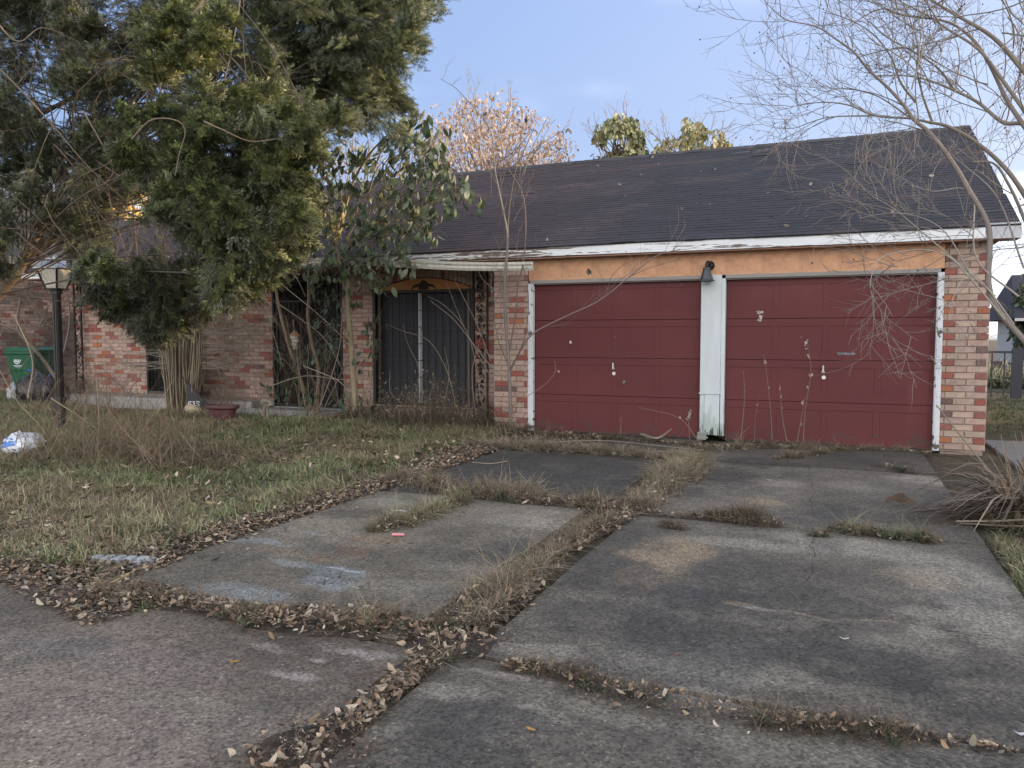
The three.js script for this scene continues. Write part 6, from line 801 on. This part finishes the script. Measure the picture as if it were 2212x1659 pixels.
// ---- planter, sign, pale block, stump, log
{
  const p = G(476, 912); const pl = thing('planter', V(p.x, .03, p.z - .05), 'maroon oval planter with dead stems before the brick wall', 'planter'), m = new MB(), prof = [[.001, 0], [.20, 0], [.215, .02], [.25, .17], [.255, .185], [.30, .19], [.312, .205], [.312, .232], [.30, .245], [.27, .245], [.26, .22], [.255, .18], [.001, .17]].map(q => new THREE.Vector2(...q)); m.add(new THREE.LatheGeometry(prof, 32), new THREE.Matrix4().makeScale(1, 1, .62)); m.build('pot', std({ color: lin(.12, .045, .05), roughness: .55, map: grain, side: THREE.DoubleSide }), pl);
  const s = new MB(); s.add(new THREE.CylinderGeometry(.25, .24, .04, 20), new THREE.Matrix4().makeScale(1, 1, .62).setPosition(0, .19, 0), [.05, .04, .03]); s.build('soil', jointMat, pl); const T = new MB(), r = rng(31), o = { r, wander: .2, kids: [3], ang: .5, max: 1, col: [.17, .12, .09], lk: .5, step: .05, min: .0015 }; for (let k = 0; k < 24; k++) grow(T, V((r() - .5) * .4, .2, (r() - .5) * .2), V((r() - .5) * .7, 1, (r() - .5) * .5), .1 + .2 * r(), .004, 0, o); T.build('dead_stem', M.twig, pl).userData.kind = 'stuff';
  const q = G(418, 894), sg = thing('number_sign', V(q.x + .02, .0, q.z - .05), 'slanted black house number sign with white digits beside the planter', 'sign', null, .25), b = new MB(); const sh = new THREE.Shape(); sh.moveTo(-.17, .10); sh.lineTo(.12, .06); sh.lineTo(.13, .20); sh.lineTo(.16, .24); sh.lineTo(-.17, .56); sh.lineTo(-.17, .10); b.add(new THREE.ExtrudeGeometry(sh, { depth: .02, bevelEnabled: true, bevelSize: .004, bevelThickness: .003, bevelSegments: 1 })); b.build('board', std({ color: lin(.016, .018, .022), roughness: .4 }), sg);
  const font = await new FontLoader().loadAsync('fonts/droid/droid_serif_bold.typeface.json'); const wm = std({ color: lin(.68, .68, .68), roughness: .6 }); for (const [ch, x, y] of [['6', -.155, .125], ['1', -.075, .125], ['5', .0, .125]]) { const g = new TextGeometry(ch, { font, size: .105, depth: .006, curveSegments: 5 }); const d = put('digit', g, wm, sg); d.position.set(x, y, .023); d.rotation.z = -.08; }
  const rod = new MB(); rod.tube([V(-.26, .66, .02), V(.28, .14, .03)], [.009, .009], 6); rod.tube([V(.28, .14, .03), V(.29, -.02, .03)], [.012, .012], 6); rod.build('rod', M.iron, sg);
  const u = G(424, 898), bl = new MB(), g = new THREE.DodecahedronGeometry(.13, 1); bl.add(g, mat4(V(0, .08, 0), eul(.3, .4, -.5), V(1.25, .75, .8))); const e = bl.build('stone', std({ color: lin(.52, .44, .30), roughness: .9, map: grain, flatShading: true })); e.position.set(u.x, .02, u.z + .05); tag(e, 'pale tan stone below the number sign', 'stone');
  const w = G(577, 910), st = thing('stump', V(w.x, -.02, w.z), 'small gnarled grey driftwood stump right of the planter', 'stump'), sm = new MB(), gc = [.27, .235, .20]; for (const [l, a] of [[[V(-.06, 0, 0), V(-.055, .15, .01), V(-.03, .28, 0), V(0, .33, 0)], .045], [[V(.05, 0, .02), V(.04, .16, .03), V(.02, .28, .01), V(0, .33, 0)], .03], [[V(-.08, .30, 0), V(-.01, .35, .02), V(.08, .33, .01), V(.11, .27, .02)], .05]]) sm.tube(smooth(l, 12), t => a * (.85 + .3 * Math.sin(t * 9)), 9, gc); sm.build('wood', M.bark, st);
  const lg = new MB(); lg.tube(smooth([G(640, 912).setY(.03), G(700, 910).setY(.06), G(760, 906).setY(.09), G(812, 899).setY(.12)], 16), t => .035 + .045 * t, 9, (t) => [.17 - .05 * t, .135 - .04 * t, .10 - .03 * t]); const lo = lg.build('log', M.bark); tag(lo, 'fallen log lying at the lawn edge before the entrance', 'log');
  // hanging feeder among the stems
  const hp = onZ(637, 735, -10.35), hf = thing('hanging_feeder', hp, 'weathered white and rust hanging feeder among the entrance stems', 'bird feeder'), hm = new MB(); hm.add(new THREE.ConeGeometry(.10, .10, 10), new THREE.Matrix4().makeTranslation(0, .12, 0), [.30, .16, .09]); hm.build('roof', M.vcol, hf); const hb = new MB(); for (let k = 0; k < 4; k++) hb.add(new THREE.CylinderGeometry(.075 - .008 * k, .065 - .008 * k, .05, 10), new THREE.Matrix4().makeTranslation((k % 2 - .5) * .02, .05 - k * .058, 0), [.50, .48, .42].map(x => x * (1 - .1 * k))); hb.build('tray', M.vcol, hf); const hw = new MB(); hw.tube([V(0, .16, 0), V(-.03, .5, .02)], [.004, .004], 4, [.1, .1, .1]); hw.build('wire', M.vcol, hf);
}
// ---- neighbouring house at the left
{
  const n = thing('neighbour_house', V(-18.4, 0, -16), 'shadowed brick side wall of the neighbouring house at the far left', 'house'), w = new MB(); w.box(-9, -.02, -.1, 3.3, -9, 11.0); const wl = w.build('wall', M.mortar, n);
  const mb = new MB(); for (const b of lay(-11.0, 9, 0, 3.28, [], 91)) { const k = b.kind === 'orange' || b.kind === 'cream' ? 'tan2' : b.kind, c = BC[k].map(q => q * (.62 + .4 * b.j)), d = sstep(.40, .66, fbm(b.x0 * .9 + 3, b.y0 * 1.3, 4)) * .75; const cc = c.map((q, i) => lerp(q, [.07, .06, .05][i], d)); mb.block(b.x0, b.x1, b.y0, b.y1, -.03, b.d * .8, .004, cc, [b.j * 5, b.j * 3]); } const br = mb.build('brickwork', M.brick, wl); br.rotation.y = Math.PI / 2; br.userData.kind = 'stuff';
  const r = new MB(); r.quad(V(.45, 3.2, 11.4), V(.45, 3.2, -9.4), V(-4.5, 5.4, -9.4), V(-4.5, 5.4, 11.4), [.05, .045, .045]); r.quad(V(-9.5, 3.2, -9.4), V(-9.5, 3.2, 11.4), V(-4.5, 5.4, 11.4), V(-4.5, 5.4, -9.4), [.05, .045, .045]); r.tri(V(0, 3.25, 11), V(-4.5, 5.35, 11), V(-9, 3.25, 11), [.3, .25, .2]); r.build('roof', M.shingle, n); const f = new MB(); f.box(.40, .45, 3.08, 3.24, -9.4, 11.4, [.4, .38, .36]); f.box(0, .40, 3.14, 3.16, -9.4, 11.4, [.25, .2, .17]); f.build('fascia', M.vcol, n);
}
// ---- right side: fence, far house, unseen house added to shade the yard
{
  const f = thing('iron_fence', V(2.6, 0, -20.2), 'dark metal side-yard fence behind the right brick pillar', 'fence');
  const pm = std({ color: lin(.03, .035, .05), roughness: .6 }); for (const x of [-1, 1.02, 3.0, 5.0]) { const m = new MB(); m.box(x - .10, x + .10, 0, 1.12, -.06, .06); m.build('post', pm, f); } const rl = new MB(); rl.box(-1, 7, 1.0, 1.05, -.02, .02); rl.box(-1, 7, .12, .15, -.02, .02); rl.build('rail', pm, f);
  for (let x = -.9; x < 7; x += .24) { if (Math.abs(x - 1.02) < .12) continue; const m = new MB(); m.box(x - .014, x + .014, .05, 1.04, -.012, .012); m.build('picket', pm, f); }
  const h = thing('far_house', V(11.2, 0, -44), 'low white house with dark roof beyond the side-yard fence', 'house'), w = new MB(); w.box(-2.9, 9, 0, 2.5, -8, 0); const wm = std({ vertexColors: true, roughness: .8 }); w.build('wall', std({ color: lin(.4, .4, .4), roughness: .8 }), h); for (let y = .1; y < 2.5; y += .2) { const m = new MB(); m.box(-2.9, 9, y, y + .19, 0, .02, [.42, .42, .42]); m.build('siding_board', wm, h); }
  const r = new MB(), c = [.035, .035, .045]; r.quad(V(-3.6, 2.25, .7), V(9.5, 2.25, .7), V(9.5, 4.6, -4), V(-3.0, 4.6, -4), c); r.quad(V(9.5, 2.25, -8.7), V(-3.6, 2.25, -8.7), V(-3.0, 4.6, -4), V(9.5, 4.6, -4), c); r.tri(V(-3.6, 2.25, -8.7), V(-3.6, 2.25, .7), V(-3.0, 4.6, -4), c); r.box(-3.6, 9.5, 2.12, 2.25, .66, .7, [.5, .5, .5]); r.build('roof', M.shingle, h);
  const st = new MB(); st.bar(V(-2.2, 2.0, 1.0), V(.3, .6, 1.0), .05, .08, [.75, .75, .72]); st.bar(V(-2.0, 2.5, 1.0), V(.6, 1.0, 1.0), .05, .08, [.75, .75, .72]); for (let k = 0; k < 9; k++) st.bar(V(-2.1 + k * .28, 1.95 - k * .157, 1.0), V(-2.1 + k * .28, 2.5 - k * .157, 1.0), .03, .03, [.7, .7, .68]); st.build('stair_rail', M.vcol, h);
  const n = thing('neighbour_house', V(15, 0, -5), 'added unseen brick house beyond the right edge, shading the yard', 'house'), nw = new MB(); nw.box(-4, 6, 0, 2.8, -14, 10, BC.tan2); nw.build('wall', M.brick, n); const nr = new MB(); nr.quad(V(-4.6, 2.7, 10.5), V(-4.6, 2.7, -14.5), V(1, 5.8, -14.5), V(1, 5.8, 10.5), c); nr.quad(V(6.6, 2.7, -14.5), V(6.6, 2.7, 10.5), V(1, 5.8, 10.5), V(1, 5.8, -14.5), c); nr.tri(V(-4, 2.8, 10), V(6, 2.8, 10), V(1, 5.75, 10), BC.tan2); nr.tri(V(6, 2.8, -14), V(-4, 2.8, -14), V(1, 5.75, -14), BC.tan2); nr.build('roof', M.shingle, n); n.userData.label = 'added brick house with dark gable roof, out of view at the right for shade';
  const tall = thing('tall_grass', V(4.6, 0, -24.5), 'dry sunlit tall grass along the side-yard fence', 'grass'); tall.userData.kind = 'stuff'; const S = [], rr = rng(71); for (let k = 0; k < 900; k++) S.push({ m: place((rr() - .5) * 7, 0, -3 * rr(), rr, 3 + 3 * rr(), .3), c: col3(...jit(rr() < .7 ? STRAW : OLIVE, rr, .3)) }); inst('grass_tuft', tufts[1], grassMat, S, tall);
}
renderer.render(scene, camera);
